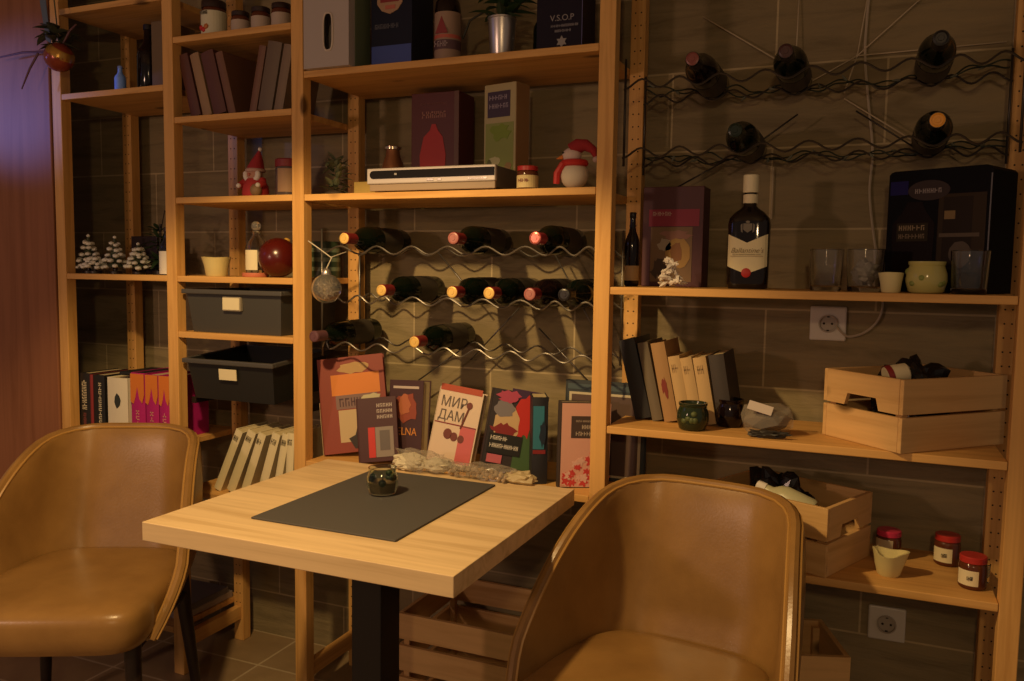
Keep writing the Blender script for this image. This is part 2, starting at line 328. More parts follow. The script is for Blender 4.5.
# ---------------------------------------------------------------- chairs
def curve_at(s):
    """plan of the backrest: flat back, rounded corners, sides running forward; s = signed arc length from the centre"""
    a, R = 0.092, 0.112; sg = 1 if s >= 0 else -1; q = abs(s)
    if q < a: x, y, nx, ny = q, 0.0, 0, 1
    elif q < a+R*1.35:
        th = (q-a)/R; x, y = a+R*math.sin(th), -R*(1-math.cos(th)); nx, ny = math.sin(th), math.cos(th)
    else:
        th = 1.35; d = q-a-R*th; x, y = a+R*math.sin(th)+d*math.cos(th), -R*(1-math.cos(th))-d*math.sin(th); nx, ny = math.sin(th), math.cos(th)
    return Vector((sg*x, y, 0)), Vector((sg*nx, ny, 0))
def chair_parts(t):
    H, z0 = 0.425, 0.36
    def outline(tt): return 0.325*(1-tt**4.2)**(1/4.2) + 0.225*(1-tt)**1.25
    def pt(s, tt, off):
        p, nr = curve_at(s); f = tt
        lean = 0.085*f*max(0.0, 1-(s/0.45)**2)**1.5 + 0.02*f
        flare = 0.010*math.sin(PI*f)
        tuck = 1-0.20*max(0.0, (0.36-tt)/0.36)**1.4
        return Vector((p.x*tuck, 0.225+p.y+lean, z0+H*tt)) + (off+flare)*nr
    T = [math.sin(PI/2*i/22) for i in range(23)]; T[-1] = 0.9995
    M = 36; bm = nb(); g = {}
    for side, off in ((0, 0.0), (1, 0.022)):
        for i, tt in enumerate(T):
            wd = outline(tt)
            for j in range(M+1):
                u = -1+2*j/M; u = math.copysign(abs(u)**0.9, u)
                edge = max(abs(u)**8, tt**10)
                o = off + (0.010*(1-edge) if side else -0.012*(1-edge))     # padded
                g[side, i, j] = bm.verts.new(pt(u*wd, tt, o))
    nT = len(T)
    for side in (0, 1):
        for i in range(nT-1):
            for j in range(M):
                q = [g[side, i, j], g[side, i, j+1], g[side, i+1, j+1], g[side, i+1, j]]
                f = bm.faces.new(q); f.smooth = True
    rim = [(i, 0) for i in range(nT)] + [(nT-1, j) for j in range(1, M+1)] + [(i, M) for i in range(nT-2, -1, -1)] + [(0, j) for j in range(M-1, 0, -1)]
    for k in range(len(rim)):
        a, b = rim[k], rim[(k+1) % len(rim)]
        f = bm.faces.new((g[0, a[0], a[1]], g[0, b[0], b[1]], g[1, b[0], b[1]], g[1, a[0], a[1]])); f.smooth = True
    bk = obj('backrest', bm, LEATHER, t)
    path = [pt(-outline(tt), tt, 0.011) for tt in T[:-1]] + [pt(outline(T[-1])*q/5, T[-1], 0.011) for q in range(-5, 6)] + [pt(outline(tt), tt, 0.011) for tt in T[-2::-1]]
    pin = [pt(-outline(tt), tt, -0.001) for tt in T[:-1]] + [pt(outline(T[-1])*q/5, T[-1], -0.001) for q in range(-5, 6)] + [pt(outline(tt), tt, -0.001) for tt in T[-2::-1]]
    pou = [pt(-outline(tt), tt, 0.023) for tt in T[:-1]] + [pt(outline(T[-1])*q/5, T[-1], 0.023) for q in range(-5, 6)] + [pt(outline(tt), tt, 0.023) for tt in T[-2::-1]]
    bm = nb(); tube(bm, path, 0.0112, 8); obj('rim_roll', bm, LEATHER, bk)
    bm = nb(); tube(bm, pin, 0.0036, 6); tube(bm, pou, 0.0036, 6); obj('piping', bm, PIPING, bk)
    # seat: padded rounded trapezoid
    bm = nb()
    def outl(k, grow=0.0, n_=44):
        th = 2*PI*k/n_; c, s_ = math.cos(th), math.sin(th); e = 2/(6.5 if s_ < 0 else 4.2)
        x = math.copysign(abs(c)**e, c); y = math.copysign(abs(s_)**e, s_)
        hw = (0.228 - 0.020*y) if y > 0 else (0.228 + 0.008*(-y))
        return Vector((x*(hw-0.008+grow), y*(0.242+grow)-0.022, 0))
    prof = [(-0.20, 0.362), (-0.02, 0.362), (-0.004, 0.368), (0.005, 0.385), (0.007, 0.41), (0.007, 0.436), (0.004, 0.450), (-0.003, 0.460), (-0.014, 0.467), (-0.045, 0.472), (-0.10, 0.476), (-0.17, 0.478)]
    rings = [[bm.verts.new(outl(k, gr) + Vector((0, 0, z))) for k in range(44)] for gr, z in prof]
    for a, b in zip(rings, rings[1:]):
        for k in range(44): f = bm.faces.new((a[k], a[(k+1) % 44], b[(k+1) % 44], b[k])); f.smooth = True
    bm.faces.new(rings[0][::-1]); f = bm.faces.new(rings[-1]); f.smooth = True
    obj('seat', bm, LEATHER, t)
    for sx_ in (-1, 1):
        for sy_, yy in ((-1, -0.19), (1, 0.19)):
            bm = nb(); tube(bm, [(sx_*0.185, yy*0.9, 0.40), (sx_*0.19, yy*0.95, 0.30), (sx_*0.215, yy*1.12, 0.0)], [0.021, 0.019, 0.012], 12); obj('leg', bm, DARKWOOD, t)
        bm = nb(); tube(bm, [(sx_*0.19, -0.175, 0.345), (sx_*0.19, 0.175, 0.345)], 0.012, 8); obj('seat_rail', bm, DARKWOOD, t)
    bm = nb()
    for yy in (-0.165, 0.165): tube(bm, [(-0.19, yy, 0.345), (0.19, yy, 0.345)], 0.012, 8)
    obj('cross_rail', bm, DARKWOOD, t)
ch = thing('upholstered_chair', 'tan leather tub chair at the left of the table, front edge of its seat showing', 'chair', (-1.225, -0.395, 0), math.radians(26), 'tan leather chairs')
chair_parts(ch)
dup(ch, (0.245, -0.345, 0), 'tan leather tub chair at the right of the table, backrest before the crates', math.radians(-8))

# ---------------------------------------------------------------- wine racks and wine bottles
def rail(xs, x0, x1, y, zlow, A=0.011, P=0.095):
    """wavy wire whose valleys sit under the given bottle positions"""
    v = [x0] + sorted(xs) + [x1]; val = []
    for a, b in zip(v, v[1:]):
        n = max(1, round((b-a)/P)); val += [a+(b-a)*i/n for i in range(n)]
    val.append(x1); pts = []
    for a, b in zip(val, val[1:]):
        for i in range(10): f = i/10; pts.append((a+(b-a)*f, y, zlow + A*(1-math.cos(2*PI*f))))
    pts.append((x1, y, zlow)); return pts
def wine_rack(label, x0, x1, rows, braces, WIRE=WIRE):
    t = thing('wine_rack', label, 'wine rack')
    for z, xs in rows:
        for y in (0.075, 0.265):
            bm = nb(); tube(bm, rail(xs, x0, x1, y, z-0.0405), 0.0026, 6); obj('wave_rail', bm, WIRE, t)
    for x in (x0+0.004, x1-0.004):
        for y in (0.075, 0.265):
            bm = nb(); tube(bm, [(x, y, rows[-1][0]-0.06), (x, y, rows[0][0]+0.03)], 0.003, 6); obj('side_wire', bm, WIRE, t)
    for a, b in braces:
        bm = nb(); tube(bm, [a, b], 0.0022, 6); obj('brace', bm, WIRE, t)
    return t
R1 = (1.338, [-0.700, -0.373, -0.151]); R2 = (1.202, [-0.584, -0.375, -0.272, -0.163, -0.085]); R3 = (1.070, [-0.800, -0.484])
wine_rack('grey wavy wire wine rack below the disc player shelf', XP['C']+PW+0.001, XP['D']-0.001, [R1, R2, R3],
          [((-0.56, 0.267, 1.31), (-0.42, 0.267, 1.163)), ((-0.30, 0.267, 1.155), (-0.45, 0.267, 1.00)), ((-0.24, 0.267, 1.10), (-0.06, 0.267, 0.93)), ((-0.20, 0.267, 1.31), (-0.02, 0.267, 1.00)), ((-0.45, 0.267, 1.05), (-0.62, 0.267, 0.93))])
Q1 = (1.731, [0.215, 0.412, 0.706]); Q2 = (1.571, [0.313, 0.708])
wine_rack('dark wavy wire wine rack above the whisky bottle', XP['D']+PW+0.001, XP['E']-0.001, [Q1, Q2],
          [((0.10, 0.267, 1.46), (0.26, 0.267, 1.545)), ((0.42, 0.267, 1.645), (0.28, 0.267, 1.545)), ((0.55, 0.267, 1.645), (0.70, 0.267, 1.54))], mat('dark_wire', (0.06, 0.05, 0.042), 0.4, metal=0.6))
def wine_bottle(label, loc, glass, foil, hood=None):
    t = thing('wine_bottle', label, 'bottle', loc, group='wine bottles lying in the racks')
    bm = nb(); prof = [(0, 0.012), (0.022, 0.004), (0.030, 0.0), (0.0355, 0.004), (0.037, 0.012), (0.037, 0.185), (0.0345, 0.205), (0.026, 0.222), (0.0175, 0.238), (0.0148, 0.255), (0.0138, 0.29), (0, 0.29)]
    lathe(bm, prof, 28)
    bm.transform(Matrix.Rotation(PI/2, 4, 'X')); bm.transform(Matrix.Translation((0, 0.30, 0)))
    obj('bottle_body', bm, glass, t)
    bm = nb(); lathe(bm, [(0.0153, 0.235), (0.0150, 0.29), (0.0160, 0.291), (0.0160, 0.297), (0.0150, 0.2985), (0.0142, 0.2985)], 24)
    bm.transform(Matrix.Rotation(PI/2, 4, 'X')); bm.transform(Matrix.Translation((0, 0.30, 0))); obj('neck_foil', bm, hood or foil, t)
    bm = nb(); lathe(bm, [(0.0145, 0.297), (0.0143, 0.2995), (0.011, 0.3005), (0.0105, 0.2995), (0.006, 0.2995), (0.0055, 0.3007), (0, 0.3007)], 24)
    bm.transform(Matrix.Rotation(PI/2, 4, 'X')); bm.transform(Matrix.Translation((0, 0.30, 0))); obj('foil_disc', bm, foil, t)
    bm = nb(); lathe(bm, [(0.0375, 0.05), (0.0375, 0.15)], 28); bm.transform(Matrix.Rotation(PI/2, 4, 'X')); bm.transform(Matrix.Translation((0, 0.30, 0)))
    obj('paper_label', bm, col(0.05, 0.04, 0.03), t)
    return t
wine_bottle('wine bottle with gold foil at the left of the top row, left rack', (-0.700, 0.0, 1.338), GLASS_DARK, GOLD_PALE, REDFOIL)
wine_bottle('wine bottle with dull pink foil in the middle of the top row, left rack', (-0.373, 0.0, 1.338), GLASS_DARK, PINKFOIL, REDFOIL)
wine_bottle('wine bottle with shiny red foil at the right of the top row, left rack', (-0.151, 0.0, 1.338), GLASS_DARK, mat('red_foil_disc', (0.55, 0.16, 0.12), 0.25, metal=0.5), mat('wine_red_foil', (0.33, 0.03, 0.05), 0.3))
wine_bottle('gold-capped wine bottle, leftmost of the middle row in the left rack', (-0.584, 0.0, 1.202), GLASS_DARK, GOLD_PALE, REDFOIL)
wine_bottle('gold-capped wine bottle, second from left in the middle row, left rack', (-0.375, 0.0, 1.202), GLASS_DARK, GOLD_PALE, REDFOIL)
wine_bottle('gold-capped wine bottle, third from left in the middle row, left rack', (-0.272, 0.0, 1.202), GLASS_DARK, GOLD_PALE, REDFOIL)
wine_bottle('wine bottle with dull pink cap in the middle row, left rack', (-0.163, 0.0, 1.202), GLASS_BLACK, PINKFOIL, REDFOIL)
wine_bottle('dark capped wine bottle at the right end of the middle row, left rack', (-0.085, 0.03, 1.202), GLASS_DARK, BLACKFOIL)
wine_bottle('dark wine bottle at the left of the bottom row, above the red tilted book', (-0.800, 0.0, 1.070), GLASS_DARK, mat('plum_foil', (0.12, 0.05, 0.06), 0.4))
wine_bottle('gold-capped wine bottle alone at the right of the bottom row, left rack', (-0.484, 0.0, 1.070), GLASS_DARK, GOLD_PALE, REDFOIL)
wine_bottle('wine bottle with dull red foil, upper left in the right rack', (0.215, 0.0, 1.731), GLASS_BLACK, mat('salmon_foil', (0.22, 0.06, 0.05), 0.35), BLACKFOIL)
wine_bottle('wine bottle with striped dark red foil, upper middle in the right rack', (0.412, 0.0, 1.731), GLASS_DARK, mat('maroon_foil', (0.06, 0.018, 0.018), 0.4), BLACKFOIL)
wine_bottle('black-capped wine bottle, upper right in the right rack', (0.706, 0.0, 1.731), GLASS_DARK, BLACKFOIL)
wine_bottle('green-black wine bottle, lower left in the right rack', (0.313, 0.0, 1.571), GLASS_DARK, mat('bottle_green_foil', (0.012, 0.022, 0.012), 0.25))
wine_bottle('wine bottle with bright orange cap, lower right in the right rack', (0.708, 0.0, 1.571), GLASS_DARK, mat('orange_foil', (0.75, 0.33, 0.03), 0.45), BLACKFOIL)
# fairy lights wound round the right rack
def string_lights(label, z, sag, x0, x1, ph):
    t = thing('string_lights', label, 'string lights'); rnd = random.Random(ph)
    bm = nb(); bl = []
    for k in range(2):
        pts = []
        for i in range(200):
            f = i/199; x = x0+(x1-x0)*f; a = (33+7*k)*f+ph+k*2.1
            pts.append((x, 0.272+0.010*math.cos(a*1.15+k), z-sag*math.sin(PI*f) + 0.007*math.sin(a) + 0.005*math.sin(0.43*a+k*2) + 0.003*math.sin(2.3*a)))
            if k == 0 and i % 14 == 5: bl.append(pts[-1])
        tube(bm, pts, 0.0019, 6)
    wire = obj('cable', bm, col(0.014, 0.022, 0.012), t)
    for p in bl:
        d = Vector((rnd.uniform(-1, 1), -0.6, rnd.uniform(-1, 0.7))).normalized(); p = Vector(p)
        bm = nb(); tube(bm, [p, p+d*0.008, p+d*0.019], [0.0032, 0.0034, 0.001], 6); obj('bulb', bm, col(0.16, 0.17, 0.13, 0.2), t)
string_lights('dark green string of tiny unlit lights on the upper rack row', 1.728, 0.022, 0.045, 0.862, 1)
string_lights('dark green string of tiny unlit lights on the lower rack row', 1.556, 0.012, 0.045, 0.862, 4)
# ends of the strings hanging round the uprights
def cable(name, label, cat, pts, r, m, sm=10):
    P = [Vector(p) for p in pts]; out = []
    for i in range(len(P)-1):
        p0, p1, p2, p3 = P[max(i-1, 0)], P[i], P[i+1], P[min(i+2, len(P)-1)]
        for k in range(sm):
            f = k/sm; out.append(0.5*((2*p1)+(-p0+p2)*f+(2*p0-5*p1+4*p2-p3)*f*f+(-p0+3*p1-3*p2+p3)*f**3))
    out.append(P[-1]); bm = nb(); tube(bm, out, r, 6); return tag(obj(name, bm, m), label, cat)
# cable and twine on the wall
cable('power_cable', 'thin pale cable running down the wall behind the glasses to the upper outlet', 'cable',
      [(0.565, 0.346, 1.94), (0.562, 0.346, 1.80), (0.575, 0.346, 1.68), (0.590, 0.345, 1.56), (0.588, 0.345, 1.46), (0.605, 0.344, 1.34), (0.625, 0.344, 1.25), (0.628, 0.343, 1.17), (0.60, 0.343, 1.125), (0.555, 0.341, 1.108), (0.525, 0.338, 1.135)], 0.0033, CORDW)
TW = mat('jute_twine', (0.52, 0.43, 0.29), 0.8)
bm = nb(); hub = (0.545, 0.344, 1.79)
for e in ((0.565, 0.344, 1.95), (0.70, 0.344, 1.93), (0.86, 0.344, 1.795), (0.40, 0.344, 1.715), (0.52, 0.327, 1.70)): tube(bm, [hub, e], 0.0017, 5)
ball(bm, hub, 0.004, 1)
tag(obj('twine', bm, TW), 'knotted pale twine spreading in rays left of the black-capped bottle', 'twine')
for a, b, l in (((0.17, 0.344, 1.92), (0.40, 0.325, 1.765), 'single pale twine slanting from upper left to the upper middle bottle'), ((0.405, 0.344, 1.95), (0.405, 0.325, 1.765), 'single pale twine hanging straight down to the upper middle bottle'),
             ((0.52, 0.344, 1.69), (0.69, 0.325, 1.57), 'single pale twine slanting down to the orange-capped bottle'), ((0.36, 0.344, 1.53), (0.36, 0.344, 1.40), 'short pale twine hanging on the wall right of the whisky bottle cap')):
    bm = nb(); tube(bm, [a, b], 0.0017, 5); tag(obj('twine', bm, TW), l, 'twine')
def outlet(label, x, z):
    t = thing('power_outlet', label, 'outlet', (x, WALLY, z))
    obj('cover_plate', box(nb(), -0.043, 0.043, -0.010, 0, -0.043, 0.043, 0.004), WHITEPL, t)
    bm = nb(); lathe(bm, [(0.0225, 0), (0.0225, 0.006), (0.0195, 0.006), (0.0185, 0.001), (0, 0.001)], 28); bm.transform(Matrix.Rotation(PI/2, 4, 'X')); bm.transform(Matrix.Translation((0, -0.010, 0)))
    obj('socket_ring', bm, mat('aged_white_plastic', (0.38, 0.33, 0.27), 0.4), t)
    bm = nb()
    for s in (-1, 1): prism(bm, disc_poly(s*0.0095, 0, 0.003, 0.003, 10), 'y', -0.0114, -0.010)
    for s in (-1, 1): box(bm, -0.003, 0.003, -0.013, -0.010, s*0.017-0.0015, s*0.017+0.0015)
    obj('contact', bm, HOLE, t)
    return t
outlet('square white wall outlet above the upper wooden crate', 0.507, 1.138)
outlet('square white wall outlet low on the wall, under the jar shelf', 0.677, 0.391)
# ---------------------------------------------------------------- books
def book(label, T, D, H, cover, loc, rz=0, rx=0, ry=0, group=None, name='book', page=PAGES, flat=False):
    """frame: spine towards -y, x = thickness, front cover on +x; origin at the bottom centre of the spine"""
    t = thing(name, label, 'book', loc, rz, group, rx, ry)
    c = 0.0025 if T > 0.012 else 0.0015; bm = nb(); h = T/2
    box(bm, -h, -h+c, 0.001, D, 0, H, 0.0006, seg=1); box(bm, h-c, h, 0.001, D, 0, H, 0.0006, seg=1)
    n = 8                                                   # gently rounded spine
    arc = [(-h+2*h*i/n, -0.0035*math.sin(PI*i/n)) for i in range(n+1)]
    prism(bm, arc + [(h, c), (-h, c)], 'z', 0, H)
    obj('cover', bm, cover, t)
    obj('pages', box(nb(), -h+c, h-c, c, D-0.004, 0.003, H-0.003), page, t)
    return t
def patch(name, parent, face, a0, a1, z0, z1, at, m, th=0.0006):
    bm = nb()
    if face == '-y': box(bm, a0, a1, at-th, at+th, z0, z1)
    else: box(bm, at-th, at+th, a0, a1, z0, z1)
    return obj(name, bm, m, parent)
def blot(name, parent, face, ca, cz, ra, rz, at, m, seed=0, jag=0.25, th=0.0008, n=18):
    rnd = random.Random(seed); poly = [(ca+ra*math.cos(2*PI*i/n)*(1+rnd.uniform(-jag, jag)), cz+rz*math.sin(2*PI*i/n)*(1+rnd.uniform(-jag, jag))) for i in range(n)]
    bm = nb(); prism(bm, poly, 'y' if face == '-y' else 'x', at-th, at+th); return obj(name, bm, m, parent)
R_ = math.radians
# upright books on the left (spines out)
z = 0.72
g = 'books behind the left chair'
b = book('thick black book with white spine lettering, leftmost behind the left chair', 0.046, 0.15, 0.188, BLACK, (-1.722, 0.037, z), group=g)
marks('spine_lettering', 9, 0.07, 0.168, -0.010, 0.010, PAPER, b, 'up', -0.004)
marks('subtitle_lettering', 8, 0.01, 0.06, -0.006, 0.006, mat('dull_red_ink', (0.3, 0.08, 0.07)), b, 'up', -0.004)
book('thin dark red book between the two black books, behind the left chair', 0.013, 0.15, 0.185, DRED, (-1.6915, 0.035, z), group=g)
b = book('black book with white spine lettering, left of the white book with a leaf', 0.050, 0.15, 0.186, BLACK, (-1.6585, 0.035, z), group=g)
marks('spine_lettering', 10, 0.03, 0.165, -0.014, -0.002, PAPER, b, 'up', -0.004)
b = book('thick white book with a small dark leaf emblem on its spine', 0.086, 0.15, 0.183, mat('white_cover', (0.70, 0.64, 0.50), 0.6), (-1.572, 0.03, z), group=g)
bm = nb(); prism(bm, [(0, 0.085), (0.012, 0.095), (0.016, 0.112), (0.010, 0.126), (0, 0.134), (-0.008, 0.122), (-0.010, 0.105), (-0.005, 0.093)], 'y', -0.0045, -0.003); obj('leaf_emblem', bm, col(0.03, 0.035, 0.03), b)
patch('imprint_line', b, '-y', -0.018, 0.008, 0.028, 0.032, -0.0035, BLACK)
for i, (xx, T, l) in enumerate(((-1.490, 0.058, 'leftmost, beside the white book'), (-1.431, 0.052, 'middle one of three'), (-1.379, 0.045, 'rightmost, touching the upright'))):
    b = book('magenta book with jagged orange top, ' + l, T, 0.16, 0.203 - 0.003*i, MAGENTA, (xx, 0.035, z), group=g)
    bm = nb(); h = T/2-0.001; prism(bm, [(-h, 0.2), (-h, 0.112), (-h*0.6, 0.105), (-h*0.3, 0.125), (0, 0.16), (h*0.3, 0.122), (h*0.7, 0.108), (h, 0.135), (h, 0.2)], 'y', -0.0042, -0.003); obj('orange_flames', bm, ORANGE, b)
    marks('spine_lettering', 4, 0.02, 0.09, -0.007, 0.007, mat('pink_ink%d' % i, (0.62, 0.25, 0.22)), b, 'up', -0.0040)
b = book('thin black book lying flat on top of the black and white books', 0.012, 0.13, 0.115, BLACK, (-1.575, 0.045, z+0.196), rz=0, ry=R_(90), group=g)
# slanting brown books above the little santa
z = 1.6894; g = 'slanting brown books under the jars'; maroon = col(0.10, 0.035, 0.025); brown = col(0.16, 0.075, 0.045); tanc = col(0.30, 0.19, 0.10)
def leaner(label, xc, y, z, T, D, H, m, deg, group, page=PAGES):
    a = R_(deg); off = T/2*abs(math.sin(a))
    return book(label, T, D, H, m, (xc, y, z+off), ry=a, group=group, page=page)
for l, x, T, H, m in (('dark maroon book, leftmost of the books slanting left under the jars', -1.232, 0.036, 0.185, maroon), ('brown book with pale spine edge, second of those slanting left under the jars', -1.189, 0.032, 0.185, tanc),
                      ('wide red-brown book, third of those slanting left under the jars', -1.142, 0.046, 0.185, maroon), ('brown book, rightmost of those slanting left under the jars', -1.098, 0.026, 0.182, brown)):
    leaner(l, x, 0.03, z, T, 0.14, H, m, -15, g)
for l, x, T, H, m in (('red-brown book, leftmost of those slanting right under the jars', -1.026, 0.024, 0.185, brown), ('wide greyish brown book, middle of those slanting right under the jars', -0.984, 0.048, 0.19, col(0.14, 0.10, 0.065)), ('grey-brown book, rightmost of those slanting right against the upright', -0.937, 0.03, 0.18, col(0.20, 0.14, 0.09))):
    leaner(l, x, 0.03, z, T, 0.14, H, m, 12, g)
# leaning cream volumes low behind the table
z = 0.585; g = 'cream books behind the table'
for i, (x, T, H, a, l) in enumerate(((-1.178, 0.026, 0.205, 25, 'leftmost'), (-1.128, 0.030, 0.205, 24, 'second from left'), (-1.078, 0.027, 0.198, 21, 'third from left'), (-1.018, 0.028, 0.200, 18, 'third from right'), (-0.964, 0.024, 0.198, 12, 'second from right'), (-0.916, 0.025, 0.200, 3, 'rightmost, nearly upright'))):
    b = leaner('cream cloth book leaning low behind the table, %s of six' % l, x, 0.035, z, T, 0.14, H, CREAM, a, g)
    marks('spine_lettering', 3, -T*0.32, T*0.32, H-0.035, H-0.018, col(0.10, 0.08, 0.05), b, '-y', -0.0038)
# books under the right upright
z = 0.8943; g = 'tilted books left of the upper crate'
cream2 = mat('worn_cream_cover', (0.50, 0.34, 0.16), 0.7)
for x, T, H, m, a, l in ((0.098, 0.040, 0.200, col(0.020, 0.020, 0.022), -14, 'dark blue-black book, leftmost of the tilted books beside the jar candle'), (0.134, 0.026, 0.195, col(0.15, 0.12, 0.08), -13, 'grey-brown book, second of the tilted books, next to the dark one'),
                         (0.168, 0.034, 0.195, mat('tan_cover', (0.36, 0.21, 0.09), 0.7), -12, 'tan book with a red mark on its spine, among the tilted books'), (0.202, 0.028, 0.164, cream2, -12, 'cream book, left one of three short cream tilted books'),
                         (0.231, 0.028, 0.162, cream2, -12, 'cream book, middle one of three short cream tilted books'), (0.261, 0.031, 0.164, cream2, -11, 'cream book, right one of three short cream tilted books'), (0.299, 0.036, 0.172, col(0.045, 0.036, 0.032), -10, 'dark grey book with wide cover, rightmost of the tilted books')):
    b = leaner(l, x, 0.12, z, T, 0.16, H, m, a, g)
    if 'red mark' in l: blot('red_mark', b, '-y', 0, 0.085, 0.007, 0.022, -0.0035, col(0.20, 0.03, 0.02), 3, 0.5)
    if 'cream' in l:
        marks('spine_lettering', 2, -0.008, 0.008, H-0.04, H-0.02, col(0.30, 0.19, 0.09), b, '-y', -0.0036)
# displayed books at table height (covers out)
z = 0.720; g = 'books displayed behind the table'
def display(label, x0, y, T, W, H, m, tilt, back, turn=0, page=PAGES):
    a = R_(tilt); lift = (W*math.sin(a) if a > 0 else 0)
    return book(label, T, W, H, m, (x0, y, z+lift+abs(T*math.sin(R_(back)))*0.5+0.0005), rz=R_(-90+turn), rx=-R_(back), ry=a, group=g, page=page)
# big red book
b = display('large red and orange picture book tilting left against the upright', -0.815, 0.075, 0.026, 0.19, 0.275, col(0.24, 0.045, 0.03), -11, 8, 22)
f = 0.0127
patch('orange_band', b, '+x', 0.035, 0.175, 0.165, 0.225, f, mat('cover_orange', (0.62, 0.20, 0.03), 0.5)); blot('pale_shape', b, '+x', 0.10, 0.242, 0.045, 0.016, f, col(0.42, 0.26, 0.10), 5, 0.2)
patch('title_strip', b, '+x', 0.045, 0.165, 0.125, 0.165, f, col(0.20, 0.12, 0.11)); marks('title_lettering', 6, 0.055, 0.155, 0.132, 0.156, col(0.07, 0.03, 0.04), b, '+x', f+0.0008)
patch('picture', b, '+x', 0.05, 0.165, 0.03, 0.122, f, col(0.50, 0.38, 0.22)); blot('dark_figures', b, '+x', 0.12, 0.04, 0.05, 0.032, f+0.0008, col(0.03, 0.02, 0.02), 8, 0.45)
blot('cream_corner', b, '+x', 0.15, 0.145, 0.028, 0.018, f+0.0012, col(0.50, 0.45, 0.28), 2)
patch('pale_spine_strip', b, '-y', -0.011, 0.011, 0.0, 0.15, -0.0032, col(0.55, 0.40, 0.24))
b = display('small dark maroon book with a grey and red panel, before the large red book', -0.672, 0.035, 0.016, 0.110, 0.178, col(0.055, 0.012, 0.018), -11, 12, 20)
f = 0.0086
patch('grey_panel', b, '+x', 0.048, 0.098, 0.012, 0.095, f, col(0.24, 0.20, 0.18)); patch('red_stripe', b, '+x', 0.028, 0.047, 0.012, 0.095, f, RED)
patch('inner_panel', b, '+x', 0.060, 0.088, 0.03, 0.085, f+0.0006, col(0.12, 0.10, 0.10))
for k in range(3): marks('title_lettering', 5, 0.055, 0.10, 0.150-0.016*k, 0.160-0.016*k, col(0.5, 0.42, 0.38), b, '+x', f)
b = display('purple-brown book with orange title leaning beside the small maroon book', -0.632, 0.13, 0.034, 0.125, 0.222, col(0.065, 0.032, 0.038), -2, 8, -12)
f = 0.0177
patch('author_strip', b, '+x', 0.015, 0.11, 0.198, 0.205, f, col(0.5, 0.42, 0.38)); blot('rose_picture', b, '+x', 0.065, 0.145, 0.042, 0.042, f, col(0.28, 0.07, 0.045), 4, 0.2)
blot('rose_heart', b, '+x', 0.06, 0.152, 0.022, 0.028, f+0.001, col(0.42, 0.14, 0.07), 6, 0.25)
text('title_lettering', 'TELNA', 0.030, mat('orange_ink', (0.62, 0.25, 0.06)), b, (f+0.0004, 0.063, 0.078), '+x')
b = display('white book with black Cyrillic title and pink corner, tilting right', -0.500, 0.11, 0.026, 0.135, 0.205, col(0.66, 0.52, 0.40), 6, 12)
f = 0.0137; ink = col(0.13, 0.10, 0.085)
patch('red_top', b, '+x', 0.004, 0.131, 0.196, 0.213, f, col(0.40, 0.07, 0.03))
text('title_lettering', 'МИР', 0.040, ink, b, (f+0.0004, 0.052, 0.165), '+x', sx=0.9); text('title_lettering', 'ДАМ', 0.038, ink, b, (f+0.0004, 0.050, 0.128), '+x', sx=0.9)
patch('pink_corner', b, '+x', 0.085, 0.131, 0.006, 0.105, f, col(0.55, 0.12, 0.13)); patch('dark_rule', b, '+x', 0.004, 0.131, 0.106, 0.109, f+0.0004, DRED)
bm = nb()
for q, (yy, zz, rr) in enumerate(((0.05, 0.08, 0.013), (0.07, 0.075, 0.011), (0.092, 0.072, 0.010), (0.10, 0.165, 0.009))): prism(bm, disc_poly(yy, zz, rr, rr*1.1, 12), 'x', f, f+0.0012)
tube(bm, [(f+0.0004, 0.10, 0.16), (f+0.0004, 0.085, 0.10)], 0.003, 5); obj('rose_drawing', bm, col(0.16, 0.04, 0.03), b)
b = display('colourful book with a black title block, behind the clear plastic bag', -0.332, 0.085, 0.034, 0.150, 0.215, col(0.03, 0.022, 0.026), 5, 12, 27)
f = 0.0177
patch('green_panel', b, '+x', 0.080, 0.140, 0.012, 0.215, f, col(0.05, 0.11, 0.04)); patch('violet_top', b, '+x', 0.05, 0.139, 0.196, 0.222, f+0.0006, col(0.05, 0.02, 0.06))
blot('red_dress', b, '+x', 0.092, 0.145, 0.028, 0.062, f+0.0008, RED, 9, 0.4); blot('cream_figure', b, '+x', 0.052, 0.125, 0.035, 0.045, f+0.0012, col(0.55, 0.38, 0.20), 3, 0.3)
blot('grey_face', b, '+x', 0.038, 0.165, 0.026, 0.024, f+0.0016, col(0.20, 0.18, 0.20), 6, 0.2); blot('pink_hat', b, '+x', 0.045, 0.198, 0.03, 0.018, f+0.002, col(0.42, 0.06, 0.12), 1, 0.3)
blot('red_scarf', b, '+x', 0.045, 0.105, 0.03, 0.02, f+0.0018, DRED, 11, 0.4)
patch('title_block', b, '+x', 0.008, 0.098, 0.045, 0.098, f+0.0022, BLACK)
marks('title_lettering', 7, 0.014, 0.060, 0.080, 0.091, WHITE, b, '+x', f+0.0031); marks('title_lettering', 12, 0.014, 0.092, 0.060, 0.071, WHITE, b, '+x', f+0.0031)
patch('pink_label', b, '+x', 0.012, 0.052, 0.020, 0.042, f+0.0022, col(0.5, 0.12, 0.16))
b = book('dark navy book with teal and red spine, right of the colourful book', 0.040, 0.085, 0.222, col(0.018, 0.018, 0.024), (-0.150, 0.055, z), rz=R_(26), group=g)
patch('teal_panel', b, '-y', -0.018, 0.010, 0.09, 0.20, -0.0034, mat('teal', (0.03, 0.17, 0.24), 0.5)); patch('red_band', b, '-y', -0.018, 0.014, 0.078, 0.088, -0.0034, DRED)
blot('dark_figure', b, '-y', 0.006, 0.13, 0.008, 0.03, -0.0044, col(0.01, 0.02, 0.04), 5, 0.3)
